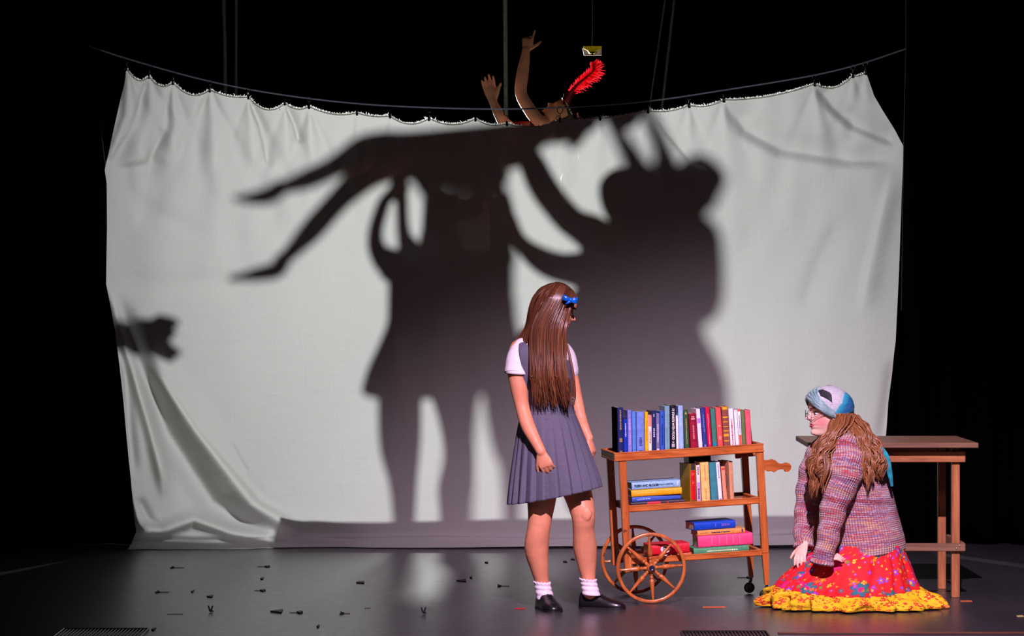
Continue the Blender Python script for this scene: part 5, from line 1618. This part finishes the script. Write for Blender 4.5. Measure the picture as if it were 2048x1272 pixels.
# sweater
def knit_mat(name, scale_u=1.0, phase=0.0):
    t = NT(name)
    uv = t.coord('UV'); s_ = t.sep(uv)
    ux, vx = s_[0], s_[1]
    n0 = t.noise(t.comb(t.math('MULTIPLY', ux, 1.4), t.math('MULTIPLY', vx, 20), phase), 1.0, 2, .6)
    n1 = t.noise(t.comb(t.math('MULTIPLY', ux, 22), t.math('MULTIPLY', vx, 120), phase + 3), 1.0, 2, .6)
    f = t.math('ADD', t.math('MULTIPLY', n0, .80), t.math('MULTIPLY', n1, .20))
    c = t.ramp(f, [(.34, lin((128, 70, 84))), (.40, lin((196, 84, 92))), (.44, lin((140, 112, 150))), (.475, lin((212, 180, 190))), (.505, lin((206, 96, 84))),
                   (.535, lin((150, 124, 168))), (.565, lin((232, 166, 116))), (.60, lin((190, 176, 186))), (.64, lin((214, 74, 84))), (.70, lin((130, 146, 152)))])
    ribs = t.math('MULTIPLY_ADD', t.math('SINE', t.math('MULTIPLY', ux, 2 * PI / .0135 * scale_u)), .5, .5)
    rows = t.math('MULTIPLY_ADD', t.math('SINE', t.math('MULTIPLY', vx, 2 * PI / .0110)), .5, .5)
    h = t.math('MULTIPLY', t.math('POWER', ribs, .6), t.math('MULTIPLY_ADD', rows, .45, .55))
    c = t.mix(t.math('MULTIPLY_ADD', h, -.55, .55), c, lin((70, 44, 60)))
    spk = t.noise(t.comb(t.math('MULTIPLY', ux, 90), t.math('MULTIPLY', vx, 110), 0), 1.0, 1)
    c = t.mix(t.ramp(spk, [(.62, (0, 0, 0, 1)), (.7, (.6, .6, .6, 1))]), c, lin((226, 184, 170)))
    t.col(c); t.bump(h, .9, .006)
    return t.fin(.95, 0, .15, sheen=.25)
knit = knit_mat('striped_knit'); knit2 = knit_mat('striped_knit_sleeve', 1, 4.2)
mb = MB()
lev = [((1672, 882, 15.14), .060, .070, 0), ((1684, 893, 15.15), .105, .125, .0), ((1698, 915, 15.16), .140, .165, -.012), ((1706, 945, 15.17), .160, .175, -.015), ((1716, 985, 15.17), .166, .178, -.012),
       ((1722, 1020, 15.18), .172, .182, -.004), ((1728, 1055, 15.18), .178, .188, .012), ((1733, 1084, 15.18), .180, .200, .018), ((1734, 1106, 15.18), .178, .205, .024)]
rg, uv = eloft([(k(*c), a, b, t) for c, a, b, t in lev], 72, 5, lambda a, f: .018 * math.sin(5 * a + f * 9) * f + .01 * math.sin(2 * a + 14 * f))
uv = [(v, 1.10) for v, p in uv]
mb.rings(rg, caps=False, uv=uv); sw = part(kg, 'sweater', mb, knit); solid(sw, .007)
def sleeve(pts, rads, name='sleeve', seed=0):
    mb = MB(); P_ = [k(*p) for p in pts]
    mb.limb(P_, rads, n=40, sub=8, caps=False, uvm=True, ref=(0, -1, 0))
    for fi in mb.uv: mb.uv[fi] = [(q[0], q[1]) for q in mb.uv[fi]]
    # soft cross folds
    for i, v_ in enumerate(mb.v):
        z_ = v_.z; mb.v[i] = v_ + V((.004 * math.sin(z_ * 60 + seed), 0, 0)) + V((0, .003 * math.sin(z_ * 95 + v_.x * 30), 0))
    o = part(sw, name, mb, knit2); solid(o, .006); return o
sleeve([(1712, 888, 15.10), (1694, 898, 15.03), (1690, 925, 14.985), (1684, 960, 14.97), (1671, 1000, 14.955), (1662, 1045, 14.94), (1653, 1090, 14.925), (1645, 1124, 14.92)],
       [.075, .094, .096, .090, .072, .058, .053, .050])
sleeve([(1668, 890, 15.22), (1650, 905, 15.26), (1632, 935, 15.29), (1620, 975, 15.30), (1613, 1020, 15.28), (1608, 1060, 15.24), (1607, 1092, 15.18)],
       [.07, .082, .078, .068, .058, .052, .044], seed=2)
for c, t_, r_ in ((k(1644, 1125, 14.92), (-.2, 0, -1), .051), (k(1607, 1093, 15.178), (0, -.45, -1), .043)):
    mb = MB(); t_ = V(t_).normalized(); u = V((0, 1, 0)); u = (u - t_ * u.dot(t_)).normalized(); w_ = t_.cross(u)
    rs = []
    for s_, dr_ in ((-.014, -.002), (-.012, .006), (0, .009), (.010, .006), (.012, -.002)):
        rs.append([c + t_ * s_ + u * ((r_ + dr_) * math.cos(a)) + w_ * ((r_ + dr_) * math.sin(a)) for a in [2 * PI * j / 40 for j in range(40)]])
    mb.rings(rs, caps=False, uv=[(i * .006, .3) for i in range(5)]); part(sw, 'cuff', mb, knit2)
mb = MB(); rg, uv = eloft([(k(1670, 876, 15.14), .058, .066, 0), (k(1671, 881, 15.14), .067, .076, 0), (k(1674, 886, 15.14), .064, .074, 0)], 48, 4); mb.rings(rg, caps=False, uv=[(v, .4) for v, p in uv]); part(sw, 'neck_band', mb, knit2)
# skirt
def floral(name, ground, layers, ground2=None):
    t = NT(name); uv = t.coord('UV')
    c = ground if not ground2 else t.ramp(t.noise(uv, 9, 2), [(.45, ground), (.6, ground2)])
    for (sc_, seed, rad, pet, amp, pc, cc, thr, aspect) in layers:
        m_ = t.mapping(uv, (sc_, sc_ * aspect, 1), (0, 0, seed), (seed * 3.1, seed * 1.7, 0))
        vo = t.node('ShaderNodeTexVoronoi', voronoi_dimensions='2D'); t.l.new(m_, vo.inputs['Vector']); vo.inputs['Scale'].default_value = 1; vo.inputs['Randomness'].default_value = .75
        df = t.node('ShaderNodeVectorMath', operation='SUBTRACT'); t.l.new(m_, df.inputs[0]); t.l.new(vo.outputs['Position'], df.inputs[1])
        s_ = t.sep(df.outputs[0]); cs = t.sep(vo.outputs['Color'])
        ang = t.math('ARCTAN2', s_[1], s_[0])
        r = vo.outputs['Distance']
        lim = t.math('MULTIPLY_ADD', t.math('ABSOLUTE', t.math('COSINE', t.math('MULTIPLY_ADD', ang, pet / 2, t.math('MULTIPLY', cs[1], 6)))), amp, rad)
        on = t.math('LESS_THAN', r, lim)
        sel = t.math('GREATER_THAN', cs[0], thr)
        col = t.ramp(cs[2], [(i / len(pc), q) for i, q in enumerate(pc)], 'CONSTANT')
        edge = t.math('GREATER_THAN', r, t.math('MULTIPLY', lim, .86))
        col = t.mix(t.math('MULTIPLY', edge, .45), col, lin((60, 20, 60)))
        c = t.mix(t.math('MULTIPLY', on, sel), c, col)
        c = t.mix(t.math('MULTIPLY', t.math('LESS_THAN', r, rad * .62), sel), c, cc)
    t.col(c); t.bump(t.noise(uv, 40, 3), .1, .004)
    return t.fin(.8)
tealc, mag, vio, org, yel, grn = lin((40, 110, 128)), lin((220, 10, 110)), lin((150, 60, 190)), lin((240, 110, 20)), lin((236, 190, 30)), lin((96, 130, 50))
red_fl = floral('red_floral_cotton', lin((214, 8, 22)), [
    (9.5, .3, .20, 6, .20, [tealc, tealc, mag, tealc], mag, .42, 1), (15, 1.1, .12, 5, .20, [vio, org, mag, vio], yel, .55, 1),
    (24, 2.0, .10, 4, .20, [yel, org, grn, vio, tealc], org, .62, 1), (34, .8, .10, 3, .14, [org, yel, vio, org], yel, .66, 1)], lin((228, 20, 30)))
rd = lin((200, 26, 16)); rd2 = lin((214, 60, 14))
yel_fl = floral('yellow_floral_cotton', lin((224, 184, 0)), [
    (22, .5, .16, 5, .24, [rd, rd2, rd, lin((240, 196, 30))], lin((240, 200, 40)), .32, 1), (36, 1.4, .10, 5, .22, [rd, rd2, lin((244, 150, 20))], yel, .45, 1), (50, 2.2, .10, 4, .16, [rd, rd, lin((120, 40, 10))], rd, .6, 1)])
def skirt_ring(z, xl, xr, yc, hy, f, n=260, gath=1.0):
    ring = []; cx, hx = (xl + xr) / 2, (xr - xl) / 2
    for j in range(n):
        a = 2 * PI * j / n
        m_ = 1 + gath * f * (.020 * math.sin(17 * a + 2 * f) + .013 * math.sin(31 * a + 1 + f) + .014 * math.sin(9 * a + 5 * f))
        sx = math.cos(a); sy = math.sin(a)
        sx = (1 if sx > 0 else -1) * abs(sx) ** .9; sy = (1 if sy > 0 else -1) * abs(sy) ** .8
        ring.append(V((cx + hx * sx * m_, yc + hy * sy * m_, z)))
    return ring
def kx(px, d=KD): return (px - 1024) * d / F
def kz(py, d=KD): return H - (py - HY) * d / F
SK = [(1088, 1655, 1803, .17, .3), (1100, 1645, 1807, .18, .5), (1112, 1612, 1812, .20, .6), (1122, 1600, 1817, .215, .7), (1135, 1590, 1822, .23, .8), (1150, 1572, 1827, .245, .9), (1163, 1560, 1832, .255, 1), (1174, 1552, 1838, .26, 1.0)]
def resamp(tab, sub=4):
    out = []
    for p, q in zip(tab, tab[1:]):
        for s_ in range(sub):
            t = s_ / sub; out.append([a + (b - a) * t for a, b in zip(p, q)])
    out.append(list(tab[-1])); return out
rs = []; uvs = []; acc = 0
for i, (py, a, b, hy, f) in enumerate(resamp(SK)):
    r_ = skirt_ring(kz(py), kx(a), kx(b), 15.16, hy, f)
    # seam dips towards the knees' side
    r_ = [p + V((0, 0, -.030 * max(0, (f - .5) * 2) * math.sin(math.pi * min(1, max(0, (p.x - kx(1560)) / (kx(1840) - kx(1560))))) * (1 if p.y < 15.16 else 0))) for p in r_]
    rs.append(r_); uvs.append((kz(1088) - kz(py) if False else (py - 1088) * KP * 1.25, 1.9))
mb = MB(); mb.rings(rs, caps=False, uv=uvs); skt = part(kg, 'skirt', mb, red_fl, label='bright red skirt printed with large flowers'); solid(skt, .003)
last = rs[-1]
RF = [(1174, 1552, 1838, .262, 1.0), (1182, 1545, 1846, .275, 1.3), (1194, 1538, 1860, .295, 1.7), (1206, 1534, 1874, .31, 2.0), (1215, 1532, 1881, .315, 2.2), (1219, 1535, 1876, .312, 2.2)]
rs = []; uvs = []
RR = resamp(RF, 4)
for i, (py, a, b, hy, f) in enumerate(RR):
    t = i / (len(RR) - 1)
    r_ = skirt_ring(0, kx(a), kx(b), 15.16, hy, f, gath=1.5)
    z_top = [q.z for q in last]
    zb = .008
    out = []
    for j, p in enumerate(r_):
        z_ = z_top[j] * (1 - t) + zb * t + .010 * math.sin(j * .55) * math.sin(PI * t)
        if i == 0: p = V((last[j].x, last[j].y, 0)) + (p - V((last[j].x, last[j].y, 0))) * .5
        out.append(V((p.x, p.y, max(z_, .006))))
    rs.append(out); uvs.append((t * .14, 2.6))
mb = MB(); mb.rings(rs, caps=False, uv=uvs); ruf = part(skt, 'ruffle', mb, yel_fl, label='gathered yellow ruffle with small red flowers'); solid(ruf, .003)
mb = MB(); mb.limb([q + V((0, 0, .002)) for q in last[::3]] + [last[0]], [.003] * (len(last[::3]) + 1), n=6, sub=1); part(skt, 'seam', mb, yel_fl)
# tie end lying on the floor
mb = MB()
for j in range(7):
    c = k(1858 + j * 6, 1211 - 2 * math.sin(j), 15.05); mb.ell(V((c.x, c.y, .010 + .006 * (j % 2))), (.016, .014, .009), n=10, m=6)
part(skt, 'tie_end', mb, floral('braided_cords', lin((190, 30, 60)), [(60, .5, .3, 5, .1, [lin((40, 120, 150)), lin((220, 60, 90)), lin((230, 130, 60))], lin((40, 120, 150)), .2, 1)]))
# headscarf
def scarf_mat():
    t = NT('teal_scarf'); co = t.coord()
    # position across the head: front pale, back teal
    M3 = HMk.inverted()
    s_ = t.sep(co)
    a1 = t.math('ADD', t.math('MULTIPLY', s_[0], 1.0), t.math('MULTIPLY', s_[2], -.574))
    c0 = (HMk @ V((-.195, .3, .72)) - sb); th0 = c0.x - .574 * c0.z
    n = t.noise(co, 22, 4)
    f = t.math('ADD', t.math('MULTIPLY', t.math('SUBTRACT', a1, th0), 13), t.math('MULTIPLY_ADD', n, .5, .22))
    c = t.ramp(f, [(.30, lin((186, 186, 192))), (.42, lin((160, 186, 196))), (.50, lin((40, 160, 186))), (.8, lin((0, 136, 168))), (1, lin((0, 96, 150)))])
    st = t.noise(t.mapping(co, (1, 1, 6)), 30, 4, .7)
    c = t.mix(t.ramp(st, [(.50, (0, 0, 0, 1)), (.70, (.5, .5, .5, 1))]), c, lin((110, 130, 146)))
    vc = t.node('ShaderNodeTexVoronoi', feature='DISTANCE_TO_EDGE'); t.l.new(co, vc.inputs['Vector']); vc.inputs['Scale'].default_value = 34
    c = t.mix(t.ramp(vc.outputs['Distance'], [(.0, (.4, .4, .4, 1)), (.05, (0, 0, 0, 1))]), c, lin((90, 100, 120)))
    t.col(c); t.bump(st, .4, .004)
    return t.fin(.8)
scm = scarf_mat()
def scarf_z(a):
    a = abs((a + PI) % (2 * PI) - PI)
    return interp([(0, .80), (.5, .74), (1.0, .60), (1.45, .47), (1.75, .415), (2.1, .47), (2.5, .53), (PI, .46)], a)
mb = MB(); rs2 = []
for i in range(26):
    t = i / 25
    ring = []
    for j in range(56):
        a = 2 * PI * j / 55 if False else 2 * PI * j / 56
        # lower border of the scarf: high at the forehead, low behind the ear
        fr = (math.cos(a) + 1) / 2
        zl = scarf_z(a) - .02
        z_ = zl + (.998 - zl) * t
        wr_ = .004 * math.sin(z_ * 60 + a * 3) * (1 - t)
        ring.append(HMk @ head_pt(z_, a, .050 + wr_ + .02 * (1 - t) * (1 - fr)))
    rs2.append(ring)
mb.rings(rs2, caps=False, uv=None); sf = part(kg, 'headscarf', mb, scm, label='teal and grey patterned headscarf'); solid(sf, .005, 1)
band_m = NT('scarf_band'); co = band_m.coord('UV')
sN = band_m.noise(band_m.mapping(co, (190, 9, 1)), 1, 3, .7)
band_m.col(band_m.ramp(sN, [(.34, lin((40, 60, 80))), (.44, lin((92, 140, 150))), (.52, lin((176, 204, 200))), (.60, lin((104, 150, 150))), (.68, lin((60, 110, 140)))])); band_m.bump(sN, .8, .006); band_m = band_m.fin(.85)
for kk, (off, dz, wd) in enumerate(((.075, .045, .013), (.080, .005, .012), (.076, -.03, .010), (.072, .085, .012), (.068, .125, .012))):
    pts = []
    for q in range(15):
        a = -1.78 + 3.56 * q / 14
        z_ = scarf_z(a) + dz * (.15 + 1.0 * math.sin(min(1, (1.78 - abs(a)) / 1.2) * PI / 2))
        pts.append(HMk @ head_pt(z_, a, off - .01))
    mb = MB(); mb.limb(pts, [(wd * .5, wd * .35)] + [(wd * .55, wd)] * 13 + [(wd * .5, wd * .35)], n=12, sub=3, ref=tuple((pts[7] - HMk @ V((0, 0, .6))).normalized()), uvm=True)
    part(sf, 'twisted_band', mb, band_m)
# black patch
mb = MB()
ctr = []
def surf(hx_, z_, off):
    best = min((abs(head_pt(z_, i * .01, off).x - hx_), i * .01) for i in range(20, 300))
    return HMk @ head_pt(z_, best[1], off)
for hx_, zz in ((.25, .885), (.17, .895), (.05, .845), (.02, .79), (.03, .68), (.10, .735), (.24, .80)):
    ctr.append((hx_, zz))
p_in = [surf(a_, b_, .055) for a_, b_ in ctr]; p_out = [surf(a_, b_, .112) for a_, b_ in ctr]
mb.rings([p_in, p_out]); part(sf, 'patch', mb, M('black_patch', (22, 22, 34), .6), False, label='black cloth patch on the scarf')
# scarf tail down the back
mb = MB()
tp = [k(1715, 860, 15.18), k(1740, 880, 15.12), k(1756, 895, 15.0), k(1770, 915, 14.985), k(1779, 945, 14.99), k(1784, 972, 15.0)]
mb.limb(tp, [(.004, .012), (.005, .016), (.006, .020), (.006, .022), (.005, .014), (.003, .007)], n=12, ref=(0, -1, 0))
part(sf, 'scarf_tail', mb, M('teal_cloth', (20, 140, 160), .8, var=.2, scale=40, bump=.2))
# glasses
gm = M('glasses_wire', (60, 34, 44), .25, .8)
gl = bpy.data.objects.new('glasses', None); COL.objects.link(gl); gl.parent = kg; gl['label'] = 'thin round wire glasses'
Rm = HMk.to_3x3().normalized()
for sg in (1, -1):
    c = HMk @ V((.435, sg * .155, .452)); mb = MB(); rs = []
    R_ = .024
    fx = (Rm @ V((1, sg * .25, 0))).normalized(); ly = (Rm @ V((0, 1, 0))); ly = (ly - fx * ly.dot(fx)).normalized(); lz = fx.cross(ly)
    for i in range(33):
        a = 2 * PI * i / 32; e = ly * math.cos(a) + lz * (math.sin(a) * .95)
        rs.append([c + e * (R_ + .0012 * math.cos(q)) + fx * (.0012 * math.sin(q)) for q in (0, PI / 2, PI, 3 * PI / 2)])
    mb.rings(rs, caps=False); rim = part(gl, 'rim', mb, gm)
    gs = NT('lens_glass'); gs.col((.95, .93, 1, 1)); gs.p.inputs['Alpha'].default_value = .16; gs.fin(.05, 0, .8)
    mb = MB(); rs = [[c + fx * o_ + (ly * math.cos(2 * PI * i / 32) + lz * math.sin(2 * PI * i / 32) * .95) * (R_ - .0005) for i in range(32)] for o_ in (-.0006, .0006)]
    mb.rings(rs); part(rim if False else gl, 'lens', mb, gs.m)
    for zz, z2 in ((.485, .47), (.43, .468)):
        mb = MB(); mb.limb([c + ly * (sg * R_ * .95) + lz * (0.0 if zz > .45 else -.012) * 1.0, HMk @ V((.25, sg * .33, .478 if zz > .45 else .455)), HMk @ V((.05, sg * .365, .472)), HMk @ V((-.05, sg * .37, .468))], [.0011] * 4, n=6)
        part(gl, 'temple', mb, gm)
mb = MB(); mb.limb([HMk @ V((.43, .055, .46)), HMk @ V((.47, 0, .48)), HMk @ V((.43, -.055, .46))], [.0011] * 3, n=6); part(gl, 'bridge', mb, gm)
# wavy hair
hair_k = hair_mat('wavy_auburn_hair', (62, 34, 20), (132, 80, 46), (196, 140, 88), .38)
mb = MB(); rs2 = []
for i in range(14):
    z = .16 + .34 * i / 13
    lim = 1.62 if z > .3 else 1.75
    rs2.append([HMk @ head_pt(z, lim + (2 * PI - 2 * lim) * j / 39, .05) for j in range(40)])
mb.rings(rs2, caps=False, closed=False, uv=[(i * .01, .5) for i in range(14)]); hk = part(kg, 'hair', mb, hair_k); solid(hk, .012, 1)
rnd = random.Random(5)
mb = MB()
def wavelock(path, amp, freq, wd, ph):
    """path: list of world points, densified with a wave"""
    n = 22; out = []
    for i in range(n + 1):
        t = i / n; p = cpoint(path, min(t, .9999)); q = cpoint(path, min(t + .02, .99999)) - p
        if q.length < 1e-7: q = V((0, 0, -1))
        q.normalize(); s_ = q.cross(V((0, 1, 0))).normalized()
        e = min(1, t * 2.2)
        out.append(p + s_ * (amp * e * math.sin(freq * t * 2 * PI + ph)) + V((0, 1, 0)) * (amp * .7 * e * math.cos(freq * t * 2 * PI + ph)))
    k0 = len(mb.f)
    mb.limb(out, [(wd * .25, wd * .6)] + [(wd * .4, wd)] * (n - 2) + [(wd * .25, wd * .5), (wd * .06, wd * .1)], n=5, sub=1, ref=(0, -1, 0), caps=False, uvm=True)
    hair_uv(mb, k0, UVO[0] + rnd.random() * .25)
UVO = [0]
def clump(paths_a, paths_b, ncl, per, amp=.010, freq=3.5, wd=(.0018, .0034), jit=22, spread=.010):
    for c_ in range(ncl):
        UVO[0] = rnd.random() * 9
        a = (c_ + rnd.uniform(.1, .9)) / ncl; ph = rnd.uniform(0, 6.28); fq = freq * rnd.uniform(.85, 1.15); am = amp * rnd.uniform(.7, 1.25)
        lift = rnd.uniform(-.012, .012); dyt = rnd.uniform(-jit, jit) * KP
        base_ = [k(x0 + (x1 - x0) * a + (rnd.uniform(-5, 5) if q > 1 else 0), y0 + (y1 - y0) * a, d0_ + (d1_ - d0_) * a + lift) for q, ((x0, y0, d0_), (x1, y1, d1_)) in enumerate(zip(paths_a, paths_b))]
        base_[-1] = base_[-1] + V((0, 0, dyt))
        for i in range(per):
            o = V((rnd.gauss(0, 1), rnd.gauss(0, .7), rnd.gauss(0, .3))) * spread
            nn = len(base_) - 1
            pa = [p + o * ((1.0 if q < nn else .35) * (1.3 if q == 0 else 1)) for q, p in enumerate(base_)]
            pa[-1] = pa[-1] + V((0, 0, rnd.uniform(-.02, .012)))
            wavelock(pa, am * rnd.uniform(.85, 1.15), fq * rnd.uniform(.97, 1.03), rnd.uniform(*wd), ph + rnd.uniform(-.35, .35))
LK = dict(wd=(.0022, .0048), spread=.0075)
clump([(1664, 842, 15.04), (1650, 872, 15.0), (1632, 905, 14.98), (1618, 935, 14.97), (1622, 968, 14.97)], [(1700, 830, 15.05), (1690, 856, 14.99), (1668, 890, 14.955), (1655, 925, 14.91), (1650, 972, 14.90)], 12, 20, .011, 2.8, **LK)
clump([(1648, 872, 15.08), (1626, 900, 15.06), (1614, 930, 15.06), (1614, 960, 15.05)], [(1660, 868, 15.02), (1650, 905, 15.02), (1642, 945, 15.02), (1642, 985, 15.0)], 6, 16, .009, 2.5, **LK)
clump([(1682, 836, 15.04), (1696, 860, 14.98), (1712, 890, 14.945), (1722, 922, 14.93), (1728, 955, 14.93)], [(1706, 828, 15.12), (1726, 848, 15.05), (1750, 878, 15.02), (1768, 915, 15.0), (1778, 950, 15.0)], 14, 20, .012, 3.0, **LK)
clump([(1700, 832, 15.08), (1716, 860, 15.0), (1736, 905, 14.99), (1748, 945, 14.99)], [(1706, 830, 15.2), (1730, 850, 15.2), (1750, 880, 15.18), (1766, 925, 15.12)], 7, 16, .011, 2.8, **LK)
clump([(1672, 840, 15.07), (1664, 862, 15.04), (1652, 892, 15.03)], [(1704, 832, 15.07), (1712, 852, 15.02), (1720, 882, 14.98)], 13, 20, .006, 2.0, **LK)
clump([(1650, 865, 15.2), (1630, 880, 15.22), (1620, 905, 15.24), (1614, 935, 15.24)], [(1672, 862, 15.2), (1655, 890, 15.2), (1648, 925, 15.2), (1640, 975, 15.18)], 6, 16, .009, 2.5, **LK)
part(hk, 'wavy_locks', mb, hair_k, label='long wavy auburn locks')

# ------------------------------------------------------------------ floor details
tape_b = M('black_tape', (8, 8, 9), .6); tape_r = M('red_tape', (190, 20, 40), .5); tape_o = M('orange_tape', (220, 110, 60), .6)
def fl_pt(px, py):
    d = F * H / (py - HY); return V(((px - 1024) * d / F, d, 0))
marks = [(355, 1136, 26, 0), (525, 1134, 22, 1), (325, 1185, 26, 0), (420, 1194, 12, 2), (518, 1182, 18, 1), (421, 1225, 8, 3), (553, 1224, 24, 4), (590, 1226, 22, 1), (350, 1229, 32, 5),
         (385, 1184, 5, 2), (307, 1260, 7, 2), (690, 1228, 20, 0), (721, 1166, 17, 2), (923, 1162, 20, 4), (942, 1156, 5, 2), (973, 1126, 7, 2), (1007, 1173, 24, 0), (847, 1228, 8, 3), (735, 1217, 12, 5), (1487, 1156, 26, 1), (1130, 1124, 8, 2), (1145, 1119, 8, 2), (524, 1158, 6, 2), (636, 1254, 5, 2)]
SCRAP = ['black arrow shaped scrap near the lower left corner of the sheet', 'thin black scrap with a dot on the floor near the left hem',
 'black arrow shaped scrap on the dim left part of the stage floor', 'short thick black scrap right of the arrow shaped one on the left floor', 'thin black scrap above the forked pair on the left floor',
 'tiny black forked scrap on the left part of the floor', 'largest black wedge shaped scrap on the left floor', 'thin black scrap touching the right side of the large wedge', 'long flat black sliver nearest the left floor grate',
 'tiny black speck between the arrow and the thick scrap', 'small black speck beside the right end of the left floor grate', 'black arrow shaped scrap right of the wedge shaped one', 'stubby black scrap on the floor below the left shadow legs',
 'black wedge scrap on the floor between the shadow legs and the standing girl', 'small black speck at the tip of the wedge left of the girl', 'small black speck close to the hem, left of the standing girl', 'black arrow shaped scrap just left of the socks of the girl',
 'black V shaped scrap in the dark reflection of the legs', 'faint thin black scratch like scrap left of the V shaped one', 'thin black forked scrap under the trolley near the caster', 'tiny black speck between the legs of the girl, left one', 'tiny black speck between the legs of the girl, right one',
 'tiny black speck under the thin scrap with a dot', 'tiny black speck at the front edge of the left floor']
for i, (x, y, L, kd) in enumerate(marks):
    c = fl_pt(x, y); s_ = c.y / F; mb = MB(); ln = L * s_
    if kd in (0, 1):
        sg = -1 if kd == 0 else 1
        mb.box((c.x, c.y, .0025), (ln, .006, .003)); mb.prism([(c.x + sg * ln / 2, c.y - .05), (c.x + sg * ln / 2 + .012, c.y), (c.x + sg * ln / 2, c.y + .05), (c.x + sg * ln / 2 - sg * .02, c.y)], 'z', .001, .008)
    elif kd == 2: mb.prism([(c.x - ln / 2, c.y - .02), (c.x + ln / 2, c.y - .05), (c.x + ln * .4, c.y + .05), (c.x - ln * .3, c.y + .03)], 'z', .001, .007)
    elif kd == 3:
        mb.limb([V((c.x - ln / 2, c.y, .03)), V((c.x, c.y, .006)), V((c.x + ln / 2, c.y, .03))], [.004, .005, .004], n=6); mb.limb([V((c.x, c.y, .006)), V((c.x + .01, c.y + .03, .004))], [.004, .003], n=6)
    elif kd == 4: mb.prism([(c.x - ln / 2, c.y - .015), (c.x + ln / 2, c.y - .07), (c.x + ln * .45, c.y + .07), (c.x - ln * .1, c.y + .02)], 'z', .001, .008)
    else: mb.box((c.x, c.y, .002), (ln, .008, .002))
    solo('floor_scrap', mb, tape_b, c, SCRAP[i], 'scrap', 'black scraps scattered on the stage floor', smooth=False)
for (x, y, L, m_, lab) in ((1428, 1215, 46, tape_o, 'thin orange tape strip on the floor in front of the trolley'), (1040, 1218, 22, tape_r, 'small red tape mark on the floor left of the black shoes'),
                           (1232, 1217, 9, tape_r, 'tiny pink red mark under the toe of the black shoe'), (1932, 1203, 24, tape_o, 'small torn pale strip on the floor by the table leg'), (2040, 1233, 14, M('pale_tape', (200, 190, 120), .6), 'small pale yellow scrap at the right end of the floor')):
    c = fl_pt(x, y); mb = MB(); ln = L * c.y / F
    mb.prism([(c.x - ln / 2, c.y - .02), (c.x + ln / 2, c.y - .01), (c.x + ln * .48, c.y + .03), (c.x - ln * .45, c.y + .02)], 'z', .001, .003)
    solo('tape_mark', mb, m_, c, lab, 'tape', smooth=False)
# floor grates
for (xa, xb, y0, lab) in ((128, 297, 1261, 'black slotted floor grate at the front left of the stage'), (1362, 1532, 1266, 'black slotted floor grate at the front of the stage below the trolley')):
    a, b = fl_pt(xa, y0), fl_pt(xb, y0)
    T = thing('floor_grate', lab, 'grate', ((a.x + b.x) / 2, a.y - .15, 0), 'floor grates')
    mb = MB(); wd = b.x - a.x; cy = a.y - .2
    for yy in (a.y, a.y - .4): mb.bevbox(((a.x + b.x) / 2, yy, .006), (wd, .012, .012), .002)
    for xx in (a.x, b.x): mb.bevbox((xx, cy, .006), (.008, .4, .012), .002)
    part(T, 'frame', mb, M('grate_iron', (26, 26, 30), .4, .6), False)
    for i in range(1, 24):
        mb = MB(); mb.bevbox((a.x + wd * i / 24, cy, .005), (.006, .39, .009), .001); part(T, 'slat', mb, M('grate_iron', (26, 26, 30), .4, .6), False)
mb = MB(); a = fl_pt(1600, 1268); mb.bevbox((a.x + 1.2, a.y + .01, .004), (2.6, .03, .008), .002)
solo('trim_1', mb, wood('edge_wood', (60, 36, 26), (90, 56, 42), (110, 74, 58), 'x'), (a.x + 1.2, a.y, 0), kind='structure', smooth=False)
